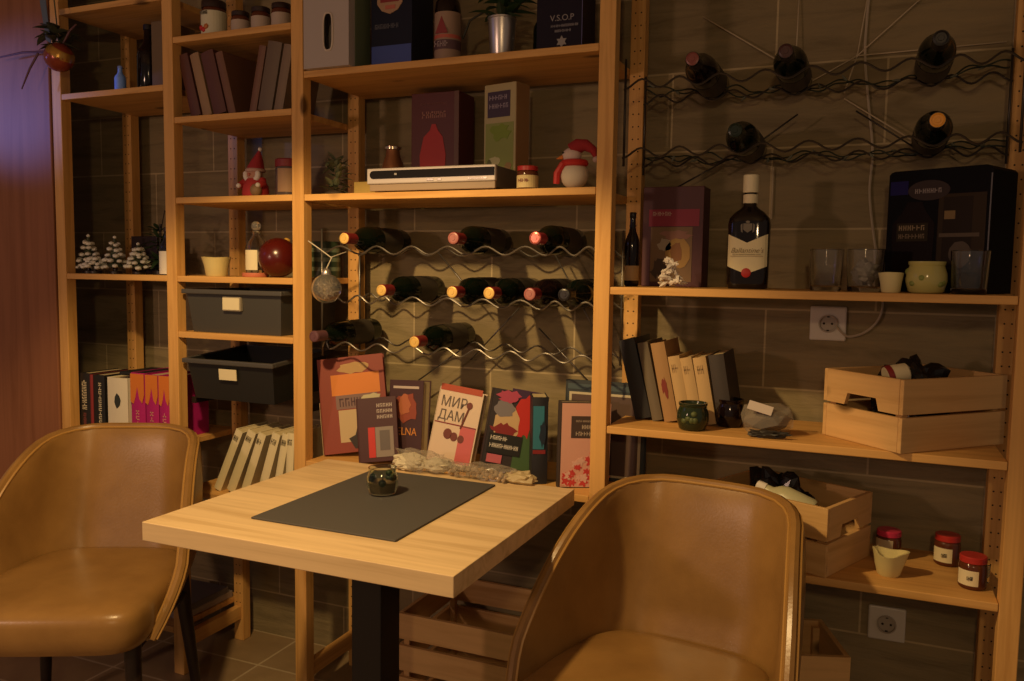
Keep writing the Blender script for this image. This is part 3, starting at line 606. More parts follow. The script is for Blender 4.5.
b = display('tall dark green-blue picture book standing behind the pink flowered book', -0.122, 0.165, 0.02, 0.215, 0.255, col(0.035, 0.045, 0.05), 0, 3)
f = 0.0107; patch('white_frame', b, '+x', 0.010, 0.205, 0.010, 0.225, f, col(0.55, 0.48, 0.32)); patch('frame_inside', b, '+x', 0.017, 0.198, 0.016, 0.219, f+0.0006, col(0.10, 0.06, 0.045)); patch('top_band', b, '+x', 0.006, 0.21, 0.232, 0.246, f, col(0.06, 0.09, 0.10))
b = display('pink book with red flowers and a dark title block, beside the upright', -0.100, 0.052, 0.034, 0.128, 0.215, col(0.055, 0.04, 0.035), 0, 2, 28)
f = 0.0167; patch('pink_cover', b, '+x', 0.004, 0.127, 0.002, 0.212, f, col(0.62, 0.34, 0.27)); patch('title_block', b, '+x', 0.028, 0.118, 0.125, 0.180, f+0.0008, col(0.06, 0.04, 0.035))
marks('title_lettering', 4, 0.055, 0.088, 0.148, 0.158, col(0.5, 0.42, 0.33), b, '+x', f+0.0018); marks('title_lettering', 10, 0.04, 0.108, 0.131, 0.141, col(0.5, 0.42, 0.33), b, '+x', f+0.0018); marks('author_lettering', 12, 0.04, 0.108, 0.165, 0.170, col(0.4, 0.33, 0.26), b, '+x', f+0.0018)
rnd = random.Random(4)
for m_, nm, nn in ((col(0.52, 0.05, 0.05), 'red_flowers', 26), (col(0.66, 0.42, 0.36), 'pale_flowers', 14)):
    bm = nb()
    for q in range(nn):
        yy = rnd.uniform(0.01, 0.12); zz = rnd.uniform(0.008, 0.035+0.075*(yy/0.12)); rr = rnd.uniform(0.005, 0.010)
        prism(bm, [(yy+rr*(1+0.35*math.cos(5*a))*math.cos(a), zz+rr*(1+0.35*math.cos(5*a))*math.sin(a)) for a in [2*PI*i/20 for i in range(20)]], 'x', f+0.0006, f+0.0014+0.0004*q/nn)
    obj(nm, bm, m_, b)

# ---------------------------------------------------------------- wooden crates
def crate(label, loc, rz, Lx, Wy, rows, holes=True, SH=0.070, gap=0.006, th=0.010):
    """Lx = long side with plain slats, Wy = short ends; a hand hole in each short end. Origin bottom centre."""
    t = thing('wooden_crate', label, 'crate', loc, rz)
    H = rows*SH+(rows-1)*gap; hx, hy = Lx/2, Wy/2
    for r in range(rows):
        a = r*(SH+gap)
        for s in (-1, 1):
            obj('side_slat', box(nb(), -hx, hx, s*hy-th/2, s*hy+th/2, a, a+SH, 0.0012), CRX, t)
        for s in (-1, 1):
            x0, x1 = s*(hx-th/2-0.0)-th/2, s*(hx-th/2)+th/2; e = hy-th/2-0.0005
            if r == rows-1 and holes:
                bm = nb(); poly = [(-e, a), (-0.048, a), (-0.040, a+0.026), (0.040, a+0.026), (0.048, a), (e, a), (e, a+SH), (-e, a+SH)]
                prism(bm, poly, 'x', x0, x1); obj('end_slat', bm, CRY, t)
            else: obj('end_slat', box(nb(), x0, x1, -e, e, a, a+SH, 0.0012), CRY, t)
    bm = nb(); nbd = 3
    for q in range(nbd):
        w_ = (Wy-th-0.002)/nbd; box(bm, -hx+th+0.001, hx-th-0.001, -hy+th/2+0.001+q*w_, -hy+th/2+0.001+(q+0.96)*w_, 0, 0.008)
    obj('bottom_boards', bm, CRX, t)
    for sx_ in (-1, 1):
        for sy_ in (-1, 1):
            cx_, cy_ = sx_*(hx-th-0.009), sy_*(hy-th/2-0.009); obj('corner_post', box(nb(), cx_-0.008, cx_+0.008, cy_-0.008, cy_+0.008, 0.008, H-0.012), CRX, t)
    return t
def on_corner(P, rz, Lx, Wy, cx, cy):       # centre of a crate from one bottom corner
    c, s = math.cos(rz), math.sin(rz); dx, dy = -cx*Lx/2, -cy*Wy/2
    return (P[0]+c*dx-s*dy, P[1]+s*dx+c*dy)
def crumple(bm, c, r, sc, seed, amp=0.3, sub=4, mi=0, floor=None, fz=1.0):
    from mathutils import noise as mn
    q = bmesh.ops.create_icosphere(bm, subdivisions=sub, radius=1.0)
    for v in q['verts']:
        d = v.co.normalized(); p = d*2.2*fz+Vector((seed*3.1, seed*1.7, 0))
        k = 1+amp*(abs(mn.noise(p))*1.6-0.4)+amp*0.5*(abs(mn.noise(p*2.7))-0.25)
        v.co = Vector((c[0]+d.x*r*sc[0]*k, c[1]+d.y*r*sc[1]*k, c[2]+d.z*r*sc[2]*k))
        if floor is not None and v.co.z < floor: v.co.z = floor
    for f in set(f for v in q['verts'] for f in v.link_faces): f.material_index = mi
    return bm
rz1 = R_(45.8); Lx, Wy = 0.305, 0.212
c1 = on_corner((0.669, -0.016), rz1, Lx, Wy, -1, -1)
crate('small pine crate on the second right shelf, black bag inside', (c1[0], c1[1], 0.8948), rz1, Lx, Wy, 2, SH=0.0735)
BAGM = mat('black_plastic_film', (0.012, 0.011, 0.011), 0.22)
bm = nb(); crumple(bm, (-0.01, 0.0, 0.085), 0.083, (1.15, 0.84, 0.98), 3, 0.35, floor=0.0); bm.transform(Matrix.Rotation(rz1, 4, 'Z'))
o = obj('black_bag', bm, BAGM, loc=(c1[0], c1[1], 0.9038)); tag(o, 'crumpled black plastic bag filling the upper wooden crate', 'bag')
t = thing('candle', 'cream candle stub with a dark red band lying on the bag in the upper crate', 'candle', (0.640, 0.085, 1.040), R_(20))
bm = nb(); lathe(bm, [(0, 0), (0.022, 0), (0.024, 0.01), (0.021, 0.045), (0.012, 0.052), (0, 0.052)], 20); bm.transform(Matrix.Rotation(R_(75), 4, 'Y')); obj('wax', bm, CREAM, t)
bm = nb(); lathe(bm, [(0.0245, 0.0), (0.025, 0.012), (0.0235, 0.013)], 20); bm.transform(Matrix.Rotation(R_(75), 4, 'Y')); obj('band', bm, DRED, t)
rz2 = R_(66.4+90-0)  # long side runs to the left-rear
c2 = on_corner((0.541, 0.003), rz2, Lx, Wy, -1, 1)
rz2c = rz2
ux = (math.cos(R_(66.4)), math.sin(R_(66.4))); ul = (-ux[1], ux[0])
c2 = (0.541+ux[0]*Wy/2+ul[0]*Lx/2, 0.003+ux[1]*Wy/2+ul[1]*Lx/2)
crate('small pine crate on the lowest right shelf, partly behind the right chair', (c2[0], c2[1], 0.604), R_(66.4-90), Lx, Wy, 2, SH=0.0735)
bm = nb(); crumple(bm, (0, 0, 0.085), 0.085, (1.05, 0.8, 1.0), 8, 0.5, floor=0.0); bm.transform(Matrix.Rotation(R_(66.4-90), 4, 'Z'))
o = obj('black_bag', bm, BAGM, loc=(c2[0]-0.03, c2[1]+0.012, 0.613)); tag(o, 'black plastic bag sticking out of the lower wooden crate', 'bag')
t = thing('bottle', 'pale cream bottle lying across the lower wooden crate', 'bottle', (0.505, 0.075, 0.725), R_(-12))
bm = nb(); lathe(bm, [(0, 0), (0.026, 0.0), (0.029, 0.006), (0.029, 0.07), (0.024, 0.085), (0.013, 0.10), (0.012, 0.125), (0, 0.125)], 24)
bm.transform(Matrix.Rotation(R_(-72), 4, 'Y')); obj('body', bm, mat('pale_bottle', (0.50, 0.48, 0.30), 0.35), t)
bm = nb(); lathe(bm, [(0.014, 0.115), (0.014, 0.135), (0.011, 0.137), (0, 0.137)], 20); bm.transform(Matrix.Rotation(R_(-72), 4, 'Y')); obj('cap', bm, WHITE, t)
crate('large slatted crate on the floor under the displayed books', (-0.30, 0.155, 0.0), 0, 0.46, 0.30, 4, False, SH=0.070, gap=0.0185, th=0.012)
a_ = R_(20); cxr, cyr = 0.597-0.18*math.cos(a_)-0.10*math.sin(a_), 0.10-0.18*math.sin(a_)+0.10*math.cos(a_)
crate('large pine crate on the floor at the right, under the jar shelf', (cxr, cyr, 0), a_, 0.36, 0.20, 4, False, SH=0.093, gap=0.008, th=0.012)

# ---------------------------------------------------------------- storage boxes
def storage_box(label, loc, W, D, H, m, rx=0, ry=0, rz=0, lidless=True):
    t = thing('storage_box', label, 'storage box', loc, rz, None, rx, ry); k = 0.93; hw = W/2
    bm = nb()
    o_ = [(-hw*k, 0.014), (hw*k, 0.014), (hw*k, D*0.98), (-hw*k, D*0.98)]; o2 = [(-hw, 0), (hw, 0), (hw, D), (-hw, D)]
    th = 0.004
    ib = [(-hw*k+th, 0.014+th), (hw*k-th, 0.014+th), (hw*k-th, D*0.98-th), (-hw*k+th, D*0.98-th)]; it = [(-hw+th, th), (hw-th, th), (hw-th, D-th), (-hw+th, D-th)]
    L_ = [[bm.verts.new((x, y, zz)) for x, y in pl] for pl, zz in ((o_, 0), (o2, H), (it, H), (ib, th))]
    bm.faces.new(L_[0][::-1]); bm.faces.new(L_[3])
    for a, b_ in zip(L_, L_[1:]):
        for i in range(4): bm.faces.new((a[i], a[(i+1) % 4], b_[(i+1) % 4], b_[i]))
    obj('tub', bm, m, t)
    bm = nb()
    for x0, x1, y0, y1 in ((-hw-0.010, hw+0.010, -0.012, 0.001), (-hw-0.010, hw+0.010, D-0.001, D+0.008), (-hw-0.010, -hw+0.001, 0, D), (hw-0.001, hw+0.010, 0, D)): box(bm, x0, x1, y0, y1, H-0.012, H+0.002, 0.003)
    obj('rim', bm, mat('rim_plastic', (0.075, 0.07, 0.065), 0.4), t)
    return t
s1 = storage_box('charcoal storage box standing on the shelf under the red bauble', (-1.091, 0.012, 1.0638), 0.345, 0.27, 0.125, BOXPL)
obj('label_holder', box(nb(), -0.033, 0.033, -0.006, 0.006, 0.066, 0.107, 0.002), mat('label_frame', (0.28, 0.24, 0.18)), s1)
obj('label_card', box(nb(), -0.030, 0.030, -0.0075, -0.005, 0.070, 0.104), LABEL, s1)
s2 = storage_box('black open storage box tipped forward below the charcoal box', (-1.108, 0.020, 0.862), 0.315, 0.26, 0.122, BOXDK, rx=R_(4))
obj('label_card', box(nb(), -0.034, 0.030, -0.006, -0.0035, 0.066, 0.098), LABEL, s2)
for x_, l in ((XP['B']+PW+0.0085, 'left'), (XP['C']-0.0085, 'right')):
    o = obj('support_batten', box(nb(), x_-0.008, x_+0.008, 0.05, DEP, 0.842, 0.861, 0.001), DARKWOOD); tag(o, 'thin dark batten under the %s edge of the tipped black box' % l, 'batten')

# ---------------------------------------------------------------- jars, glasses, candles
def jar(label, loc, r, H, lidm, bodym, labm, name='jam_jar', lab=(0.2, 0.72), ln=True, half=False):
    t = thing(name, label, 'jar', loc)
    lathe_b = [(0, 0.001), (r*0.86, 0), (r*0.97, H*0.04), (r, H*0.09), (r, H*0.68), (r*0.95, H*0.76), (r*0.86, H*0.80), (r*0.86, H*0.86), (0, H*0.86)]
    obj('glass_body', lathe(nb(), lathe_b, 28), bodym, t)
    obj('lid', lathe(nb(), [(r*0.93, H*0.80), (r*0.965, H*0.81), (r*0.965, H*0.975), (r*0.91, H), (0, H)], 28), lidm, t)
    a0, a1 = (PI*1.06, PI*1.60) if half else (0, 2*PI); n = 28; bm = nb(); rr = r*1.012
    for i in range(n):
        q = [a0+(a1-a0)*i/n, a0+(a1-a0)*(i+1)/n]
        bm.faces.new([bm.verts.new((rr*math.cos(a), rr*math.sin(a), zz)) for a, zz in ((q[0], H*lab[0]), (q[1], H*lab[0]), (q[1], H*lab[1]), (q[0], H*lab[1]))])
    bmesh.ops.remove_doubles(bm, verts=bm.verts[:], dist=1e-5)
    lo = obj('paper_label', bm, labm, t)
    return t
HONEY = mat('dark_preserve', (0.10, 0.028, 0.012), 0.12); DLID = mat('dark_lid', (0.028, 0.014, 0.012), 0.4)
LIDR = mat('red_lid', (0.42, 0.03, 0.025), 0.35)
def vis(z_, r, n, off=0.0): return None
j = jar('large jar with dark lid and fruit label, leftmost on the high shelf', (-1.192, 0.065, 1.9172), 0.036, 0.105, DLID, HONEY, mat('greenish_label', (0.62, 0.60, 0.42)), lab=(0.05, 0.70))
for q, (a, h) in enumerate(((-100, 0.02), (-85, 0.028), (-118, 0.026))):
    bm = nb(); ball(bm, (0.0362*math.cos(R_(a)), 0.0362*math.sin(R_(a)), h), 0.008, 2, sc=(1, 0.5, 1)); obj('fruit_print', bm, RED if q != 1 else col(0.5, 0.16, 0.04), j)
marks('label_lettering', 5, -0.018, 0.010, 0.062, 0.072, col(0.08, 0.07, 0.05), j, '-y', -0.0372)
for x_, r, H, l in ((-1.095, 0.026, 0.066, 'small lidded jar on the high shelf, next to the large jar'), (-1.022, 0.027, 0.070, 'small lidded jar on the high shelf, second from right'), (-0.950, 0.028, 0.073, 'small lidded jar on the high shelf, rightmost by the upright')):
    jar(l, (x_, 0.065, 1.9172), r, H, DLID, HONEY, mat('dusty_label', (0.45, 0.36, 0.28)), lab=(0.0, 0.62))
j = jar('little jar with red lid right of the disc player', (-0.191, 0.045, 1.4574), 0.0265, 0.058, LIDR, HONEY, mat('jam_label', (0.62, 0.50, 0.25)), lab=(0.08, 0.60))
marks('label_lettering', 5, -0.014, 0.014, 0.018, 0.026, DRED, j, '-y', -0.0272)
j = jar('red-lidded jam jar standing back on the lowest right shelf', (0.790, 0.220, 0.6037), 0.0275, 0.070, LIDR, HONEY, LABEL, lab=(0.14, 0.60), half=True)
marks('label_lettering', 4, -0.014, -0.002, 0.022, 0.03, BLACK, j, '-y', -0.0282)
j = jar('red-lidded jam jar near the front edge of the lowest right shelf', (0.828, 0.082, 0.6037), 0.0275, 0.070, LIDR, HONEY, LABEL, lab=(0.14, 0.60), half=True)
marks('label_lettering', 4, -0.014, -0.002, 0.022, 0.03, BLACK, j, '-y', -0.0282)
jar('jam jar with bright pink lid behind the cream cup', (0.667, 0.205, 0.6037), 0.0275, 0.068, mat('pink_lid', (0.55, 0.035, 0.10), 0.3), HONEY, mat('plain_label', (0.5, 0.42, 0.28)), half=True)
def vessel(name, label, cat, loc, prof_o, wall, m, n=32, wob=0.0, part='cup', seed=1):
    """hollow open vessel from an outer outline"""
    t = thing(name, label, cat, loc); bm = nb(); ins = [(max(r-wall, 0.0), zz) for r, zz in prof_o if zz >= wall*0.999]
    ins[0] = (ins[0][0], wall); prof = [(0, 0)] + prof_o + ins[::-1] + [(0, wall)]
    lathe(bm, prof, n)
    if wob:
        H = prof_o[-1][1]; rnd = random.Random(seed); ph = rnd.uniform(0, 6)
        for v in bm.verts:
            f = max(0, v.co.z/H-0.3); a = math.atan2(v.co.y, v.co.x); k = 1+wob*f*math.sin(3*a+ph); v.co.x *= k; v.co.y *= k; v.co.z += wob*0.35*H*f*math.sin(2*a+ph*2)
    obj(part, bm, m, t); return t
WAXY = mat('cream_wax', (0.68, 0.60, 0.30), 0.5, spec=0.3)
vessel('cream_cup', 'cream wavy-rimmed cup in front of the pink-lidded jar', 'cup', (0.666, 0.085, 0.6037), [(0.021, 0), (0.024, 0.004), (0.030, 0.025), (0.036, 0.052)], 0.004, WAXY, wob=0.24)
vessel('cream_cup', 'cream flared cup on the shelf above the charcoal box', 'cup', (-1.187, 0.055, 1.2288), [(0.029, 0), (0.031, 0.003), (0.035, 0.03), (0.042, 0.056)], 0.004, mat('cream_wax_cup', (0.60, 0.50, 0.22), 0.5), wob=0.10, seed=5)
vessel('cream_cup', 'tiny cream cup between the tumbler and the yellow-green votive', 'cup', (0.640, 0.055, 1.2246), [(0.017, 0), (0.019, 0.003), (0.021, 0.02), (0.025, 0.042)], 0.003, WAXY, wob=0.1, seed=2)
def votive(label, loc, r, H, glassm, wax):
    t = vessel('votive_candle', label, 'candle', loc, [(r*0.72, 0), (r*0.86, H*0.06), (r, H*0.38), (r*0.98, H*0.62), (r*0.84, H*0.86), (r*0.90, H*0.92), (r*0.90, H)], 0.003, glassm, part='holder')
    obj('wax', lathe(nb(), [(0, 0.004), (r*0.74, 0.006), (r*0.86, H*0.38), (r*0.86, H*0.46), (0, H*0.46)], 24), wax, t)
    bm = nb(); tube(bm, [(0, 0, H*0.45), (0.001, 0, H*0.60)], 0.0012, 5); obj('wick', bm, BLACK, t)
    return t
GG = mat('smoky_green_glass', (0.72, 0.78, 0.68), 0.04, trans=1.0, ior=1.45); GY = mat('yellow_green_glass', (0.46, 0.42, 0.14), 0.15, spec=0.6)
def leafy(t, r, H, seed, m):           # painted leaves on the holder
    rnd = random.Random(seed); bm = nb()
    for k in range(7):
        a = rnd.uniform(0, 2*PI); zz = rnd.uniform(0.3, 0.7)*H; rr = r*1.0
        p = Vector((rr*math.cos(a), rr*math.sin(a), zz)); ball(bm, p, 0.011, 2, sc=(0.8, 0.8, rnd.uniform(0.5, 1.0)))
        for v in bm.verts[-42:]: pass
    obj('painted_leaves', bm, m, t)
v_ = votive('dark glass votive candle standing on the slate place mat', (-0.403, -0.283, TZ+0.0047), 0.036, 0.062, GG, col(0.16, 0.10, 0.045)); leafy(v_, 0.026, 0.062, 3, col(0.012, 0.03, 0.010))
v_ = votive('dark green glass votive before the tilted books', (0.232, 0.055, 0.8945), 0.037, 0.064, mat('votive_green', (0.018, 0.028, 0.012), 0.06, spec=0.6), col(0.08, 0.10, 0.03)); leafy(v_, 0.0305, 0.064, 6, col(0.08, 0.10, 0.03))
v_ = votive('yellow-green glass votive in front of the black gift box', (0.707, 0.058, 1.2246), 0.040, 0.066, GY, col(0.5, 0.48, 0.22)); leafy(v_, 0.033, 0.066, 9, col(0.22, 0.26, 0.06))
v_ = votive('black glass candle jar beside the clear plastic parcel', (0.304, 0.140, 0.8945), 0.036, 0.066, GLASS_BLACK, BLACK)
def tumbler(label, loc, r, H):
    t = thing('glass_tumbler', label, 'glass', loc); bm = nb()
    lathe(bm, [(0, 0), (r*0.86, 0), (r*0.9, 0.003), (r, H), (r-0.0018, H+0.0008), (r*0.9-0.0028, 0.012), (0, 0.010)], 36); obj('glass_body', bm, GLASS, t); return t
tumbler('empty clear tumbler right of the whisky bottle', (0.507, 0.120, 1.2246), 0.037, 0.092)
tb = tumbler('clear tumbler with crumpled wrap inside, left of the votive', (0.588, 0.110, 1.2246), 0.040, 0.092)
bm = nb(); crumple(bm, (0, 0, 0.040), 0.026, (1, 1, 1.05), 5, 0.45, sub=3); o = obj('crumpled_wrap', bm, mat('pale_wrap', (0.38, 0.34, 0.27), 0.35), loc=(0.588, 0.110, 1.2285)); tag(o, 'crumpled pale wrap inside the right-hand tumbler', 'wrapper')
tumbler('clear tumbler in front of the black gift box', (0.785, 0.048, 1.2246), 0.0365, 0.088)
tumbler('little clear glass right of the front jam jar', (0.853, 0.128, 0.6037), 0.014, 0.040)

# ---------------------------------------------------------------- bottles that stand
t = thing('whisky_bottle', 'dark whisky bottle with cream pointed label and cream cap', 'bottle', (0.335, 0.128, 1.2246))
def slab(bm, prof, n=40, e=3.2, mi=0):     # flattened-square section bottle
    rings = []
    for rx_, ry_, zz in prof:
        ring = []
        for i in range(n):
            a = 2*PI*i/n; c, s = math.cos(a), math.sin(a)
            ring.append(bm.verts.new((rx_*math.copysign(abs(c)**(2/e), c), ry_*math.copysign(abs(s)**(2/e), s), zz)))
        rings.append(ring)
    for a, b_ in zip(rings, rings[1:]):
        for i in range(n): f = bm.faces.new((a[i], a[(i+1) % n], b_[(i+1) % n], b_[i])); f.smooth = True; f.material_index = mi
    bm.faces.new(rings[0][::-1]); bm.faces.new(rings[-1]); return bm
obj('bottle_body', slab(nb(), [(0.043, 0.027, 0), (0.0455, 0.0295, 0.004), (0.0462, 0.030, 0.012), (0.0468, 0.030, 0.08), (0.0475, 0.030, 0.150), (0.045, 0.0285, 0.163), (0.034, 0.024, 0.176), (0.020, 0.0175, 0.186), (0.0145, 0.0145, 0.192), (0.0140, 0.0140, 0.236)]), mat('brown_black_glass', (0.010, 0.006, 0.004), 0.08, spec=0.6), t)
poly = [(-0.0445, 0.046), (0, 0.030), (0.0445, 0.046), (0.0455, 0.122), (0, 0.104), (-0.0455, 0.122)]
bm = nb(); nx = 16
for i in range(nx):                          # label follows the front face
    xs = [-0.0445+0.089*i/nx, -0.0445+0.089*(i+1)/nx]
    def yy(x): return -0.0305*(max(0.0, 1-(abs(x)/0.0472)**3.2))**(1/3.2)-0.0007
    lo = [0.034+0.018*abs(x)/0.0445 for x in xs]; hi = [0.106+0.020*abs(x)/0.0445 for x in xs]
    bm.faces.new([bm.verts.new(p) for p in ((xs[0], yy(xs[0]), lo[0]), (xs[1], yy(xs[1]), lo[1]), (xs[1], yy(xs[1]), hi[1]), (xs[0], yy(xs[0]), hi[0]))])
bmesh.ops.remove_doubles(bm, verts=bm.verts[:], dist=1e-5); lb = obj('paper_label', bm, mat('cream_whisky_label', (0.84, 0.76, 0.46), 0.55), t)
text('label_lettering', "Ballantine's", 0.0165, mat('sepia_ink', (0.26, 0.19, 0.095)), lb, (0, -0.0322, 0.088), '-y', shear=0.35, bold=-0.00015)
bm = nb(); box(bm, -0.037, 0.037, -0.0322, -0.0312, 0.0745, 0.0755); obj('label_rule', bm, col(0.4, 0.3, 0.15), lb)
marks('small_print', 22, -0.032, 0.032, 0.0775, 0.0805, col(0.5, 0.42, 0.25), lb, '-y', -0.0318)
bm = nb(); lathe(bm, [(0, 0), (0.0105, 0), (0.011, 0.001), (0.009, 0.0022), (0, 0.0022)], 18); bm.transform(Matrix.Rotation(PI/2, 4, 'X')); bm.transform(Matrix.Translation((0, -0.0312, 0.037))); obj('red_seal', bm, RED, t)
bm = nb()                                    # moulded crest on the shoulder
prism(bm, [(-0.010, 0.150), (0.010, 0.150), (0.010, 0.136), (0, 0.129), (-0.010, 0.136)], 'y', -0.0312, -0.0302)
for s in (-1, 1): prism(bm, [(s*0.012, 0.150), (s*0.016, 0.147), (s*0.015, 0.132), (s*0.011, 0.129)], 'y', -0.0312, -0.0302)
prism(bm, disc_poly(0, 0.1535, 0.005, 0.003, 10), 'y', -0.0310, -0.0302); obj('crest', bm, mat('grey_crest', (0.20, 0.18, 0.14)), t)
obj('cap', lathe(nb(), [(0.0165, 0.222), (0.0178, 0.223), (0.0178, 0.262), (0.0160, 0.2635), (0, 0.2635)], 24), mat('cream_cap', (0.80, 0.73, 0.48), 0.45), t)
obj('neck_collar', lathe(nb(), [(0.0150, 0.197), (0.0166, 0.198), (0.0166, 0.2175), (0.0150, 0.2185)], 24), mat('cream_collar', (0.78, 0.70, 0.46), 0.5), t)
def std_bottle(label, loc, r, H, m, capm, labm=None, lab=(0.2, 0.5), name='bottle', marksm=None):
    t = thing(name, label, 'bottle', loc)
    obj('bottle_body', lathe(nb(), [(0, 0.003), (r*0.85, 0), (r, H*0.03), (r, H*0.56), (r*0.92, H*0.63), (r*0.5, H*0.74), (r*0.40, H*0.80), (r*0.37, H*0.95), (0, H*0.95)], 28), m, t)
    obj('cap', lathe(nb(), [(r*0.40, H*0.92), (r*0.44, H*0.925), (r*0.44, H*0.99), (r*0.38, H), (0, H)], 20), capm, t)
    if labm:
        obj('paper_label', lathe(nb(), [(r*1.012, H*lab[0]), (r*1.012, H*lab[1])], 28), labm, t)
    return t
b = std_bottle('dark brown bottle with red and cream label beside the silver plant pot', (-0.437, 0.085, 1.7852), 0.034, 0.25, mat('brown_glass', (0.012, 0.006, 0.004), 0.1), BLACKFOIL, mat('beige_label', (0.30, 0.20, 0.14)), (0.05, 0.52))
obj('label_band', lathe(nb(), [(0.0348, 0.064), (0.0348, 0.073)], 28), mat('salmon_band', (0.45, 0.10, 0.07)), b)
obj('label_foot', lathe(nb(), [(0.0347, 0.036), (0.0347, 0.060)], 28), mat('dark_band', (0.10, 0.05, 0.06)), b); marks('label_lettering', 5, -0.02, 0.02, 0.042, 0.056, col(0.4, 0.3, 0.3), b, '-y', -0.0352)
bm = nb(); prism(bm, [(-0.018, 0.075), (0.018, 0.075), (0, 0.118)], 'y', -0.0356, -0.0342); obj('label_emblem', bm, DRED, b)
std_bottle('small dark green bottle between the plant pot and the navy carton', (-0.203, 0.15, 1.7852), 0.020, 0.15, GLASS_DARK, BLACKFOIL)
b = std_bottle('dark bottle with white label at the right end of the frosted tree shelf', (-1.385, 0.062, 1.2292), 0.024, 0.145, mat('blue_black_glass', (0.01, 0.01, 0.02), 0.08), DLID, WHITE, (0.02, 0.50))
std_bottle('tall dark bottle behind the blue-lit flask, upper left', (-1.525, 0.14, 1.7858), 0.036, 0.225, GLASS_BLACK, BLACKFOIL)
b = std_bottle('small flask shining blue on the upper left shelf', (-1.578, 0.075, 1.7858), 0.017, 0.088, mat('blue_glow_glass', (0.22, 0.42, 1.0), 0.08, spec=0.8), mat('blue_glow_cap', (0.2, 0.3, 0.7), 0.25))  # reflected blue light is put into the flask colours
b = std_bottle('slim dark bottle with cream foot label, left of the maroon gift box', (0.060, 0.115, 1.2246), 0.018, 0.18, GLASS_BLACK, BLACKFOIL, mat('foot_label', (0.4, 0.26, 0.12)), (0.08, 0.28))
# glass decanter with paper label on its pink coaster
o = obj('coaster', lathe(nb(), [(0, 0), (0.036, 0), (0.038, 0.003), (0.037, 0.012), (0, 0.012)], 28), mat('salmon_coaster', (0.52, 0.16, 0.09), 0.6), loc=(-1.060, 0.075, 1.2288)); tag(o, 'salmon pink round coaster under the labelled glass bottle', 'coaster')
t = thing('glass_decanter', 'clear stoppered glass bottle with cream label left of the red bauble', 'bottle', (-1.060, 0.080, 1.2410))
obj('bottle_body', lathe(nb(), [(0, 0.002), (0.028, 0), (0.031, 0.006), (0.031, 0.075), (0.026, 0.092), (0.013, 0.106), (0.012, 0.118), (0.016, 0.121), (0.013, 0.123), (0.0095, 0.118), (0.0105, 0.105), (0.023, 0.090), (0.028, 0.074), (0.028, 0.008), (0, 0.007)], 28), GLASS, t)
obj('stopper', lathe(nb(), [(0, 0.117), (0.009, 0.118), (0.009, 0.124), (0.014, 0.131), (0.013, 0.143), (0.006, 0.149), (0, 0.149)], 20), mat('stopper_glass', (0.9, 0.88, 0.8), 0.05, trans=0.9, spec=0.8), t)
bm = nb(); n = 12
for i in range(n):
    q = [R_(-125+80*i/n), R_(-125+80*(i+1)/n)]; bm.faces.new([bm.verts.new((0.0317*math.cos(a), 0.0317*math.sin(a), zz)) for a, zz in ((q[0], 0.008), (q[1], 0.008), (q[1], 0.066), (q[0], 0.066))])
bmesh.ops.remove_doubles(bm, verts=bm.verts[:], dist=1e-5); obj('paper_label', bm, LABEL, t)
# candle jar with amber label
t = thing('candle_jar', 'glass candle jar with tan label and red lid right of the little santa', 'candle', (-0.955, 0.095, 1.4583))
obj('glass_body', lathe(nb(), [(0, 0.001), (0.034, 0), (0.036, 0.004), (0.036, 0.082), (0.033, 0.088), (0, 0.088)], 28), mat('smoky_jar', (0.10, 0.075, 0.075), 0.08, spec=0.7), t)
obj('lid', lathe(nb(), [(0.035, 0.086), (0.0365, 0.087), (0.0365, 0.106), (0.033, 0.109), (0, 0.109)], 28), DRED, t)
bm = nb()
for i in range(n):
    q = [R_(-105+100*i/n), R_(-105+100*(i+1)/n)]; bm.faces.new([bm.verts.new((0.0366*math.cos(a), 0.0366*math.sin(a), zz)) for a, zz in ((q[0], 0.014), (q[1], 0.014), (q[1], 0.080), (q[0], 0.080))])
bmesh.ops.remove_doubles(bm, verts=bm.verts[:], dist=1e-5); obj('paper_label', bm, mat('tan_label', (0.36, 0.22, 0.12)), t)
# copper pot
t = thing('copper_jug', 'copper jug with shiny rim behind the disc player', 'jug', (-0.685, 0.225, 1.4576))
obj('body', lathe(nb(), [(0, 0), (0.034, 0), (0.038, 0.01), (0.037, 0.06), (0.030, 0.10), (0.021, 0.125), (0.020, 0.142), (0.018, 0.142), (0.019, 0.124), (0, 0.12)], 28), COPPER, t)
obj('rim', lathe(nb(), [(0.0195, 0.140), (0.0245, 0.143), (0.025, 0.150), (0.021, 0.153), (0.018, 0.150), (0.018, 0.142)], 28), mat('shiny_rim', (0.75, 0.62, 0.45), 0.15, metal=0.9), t)

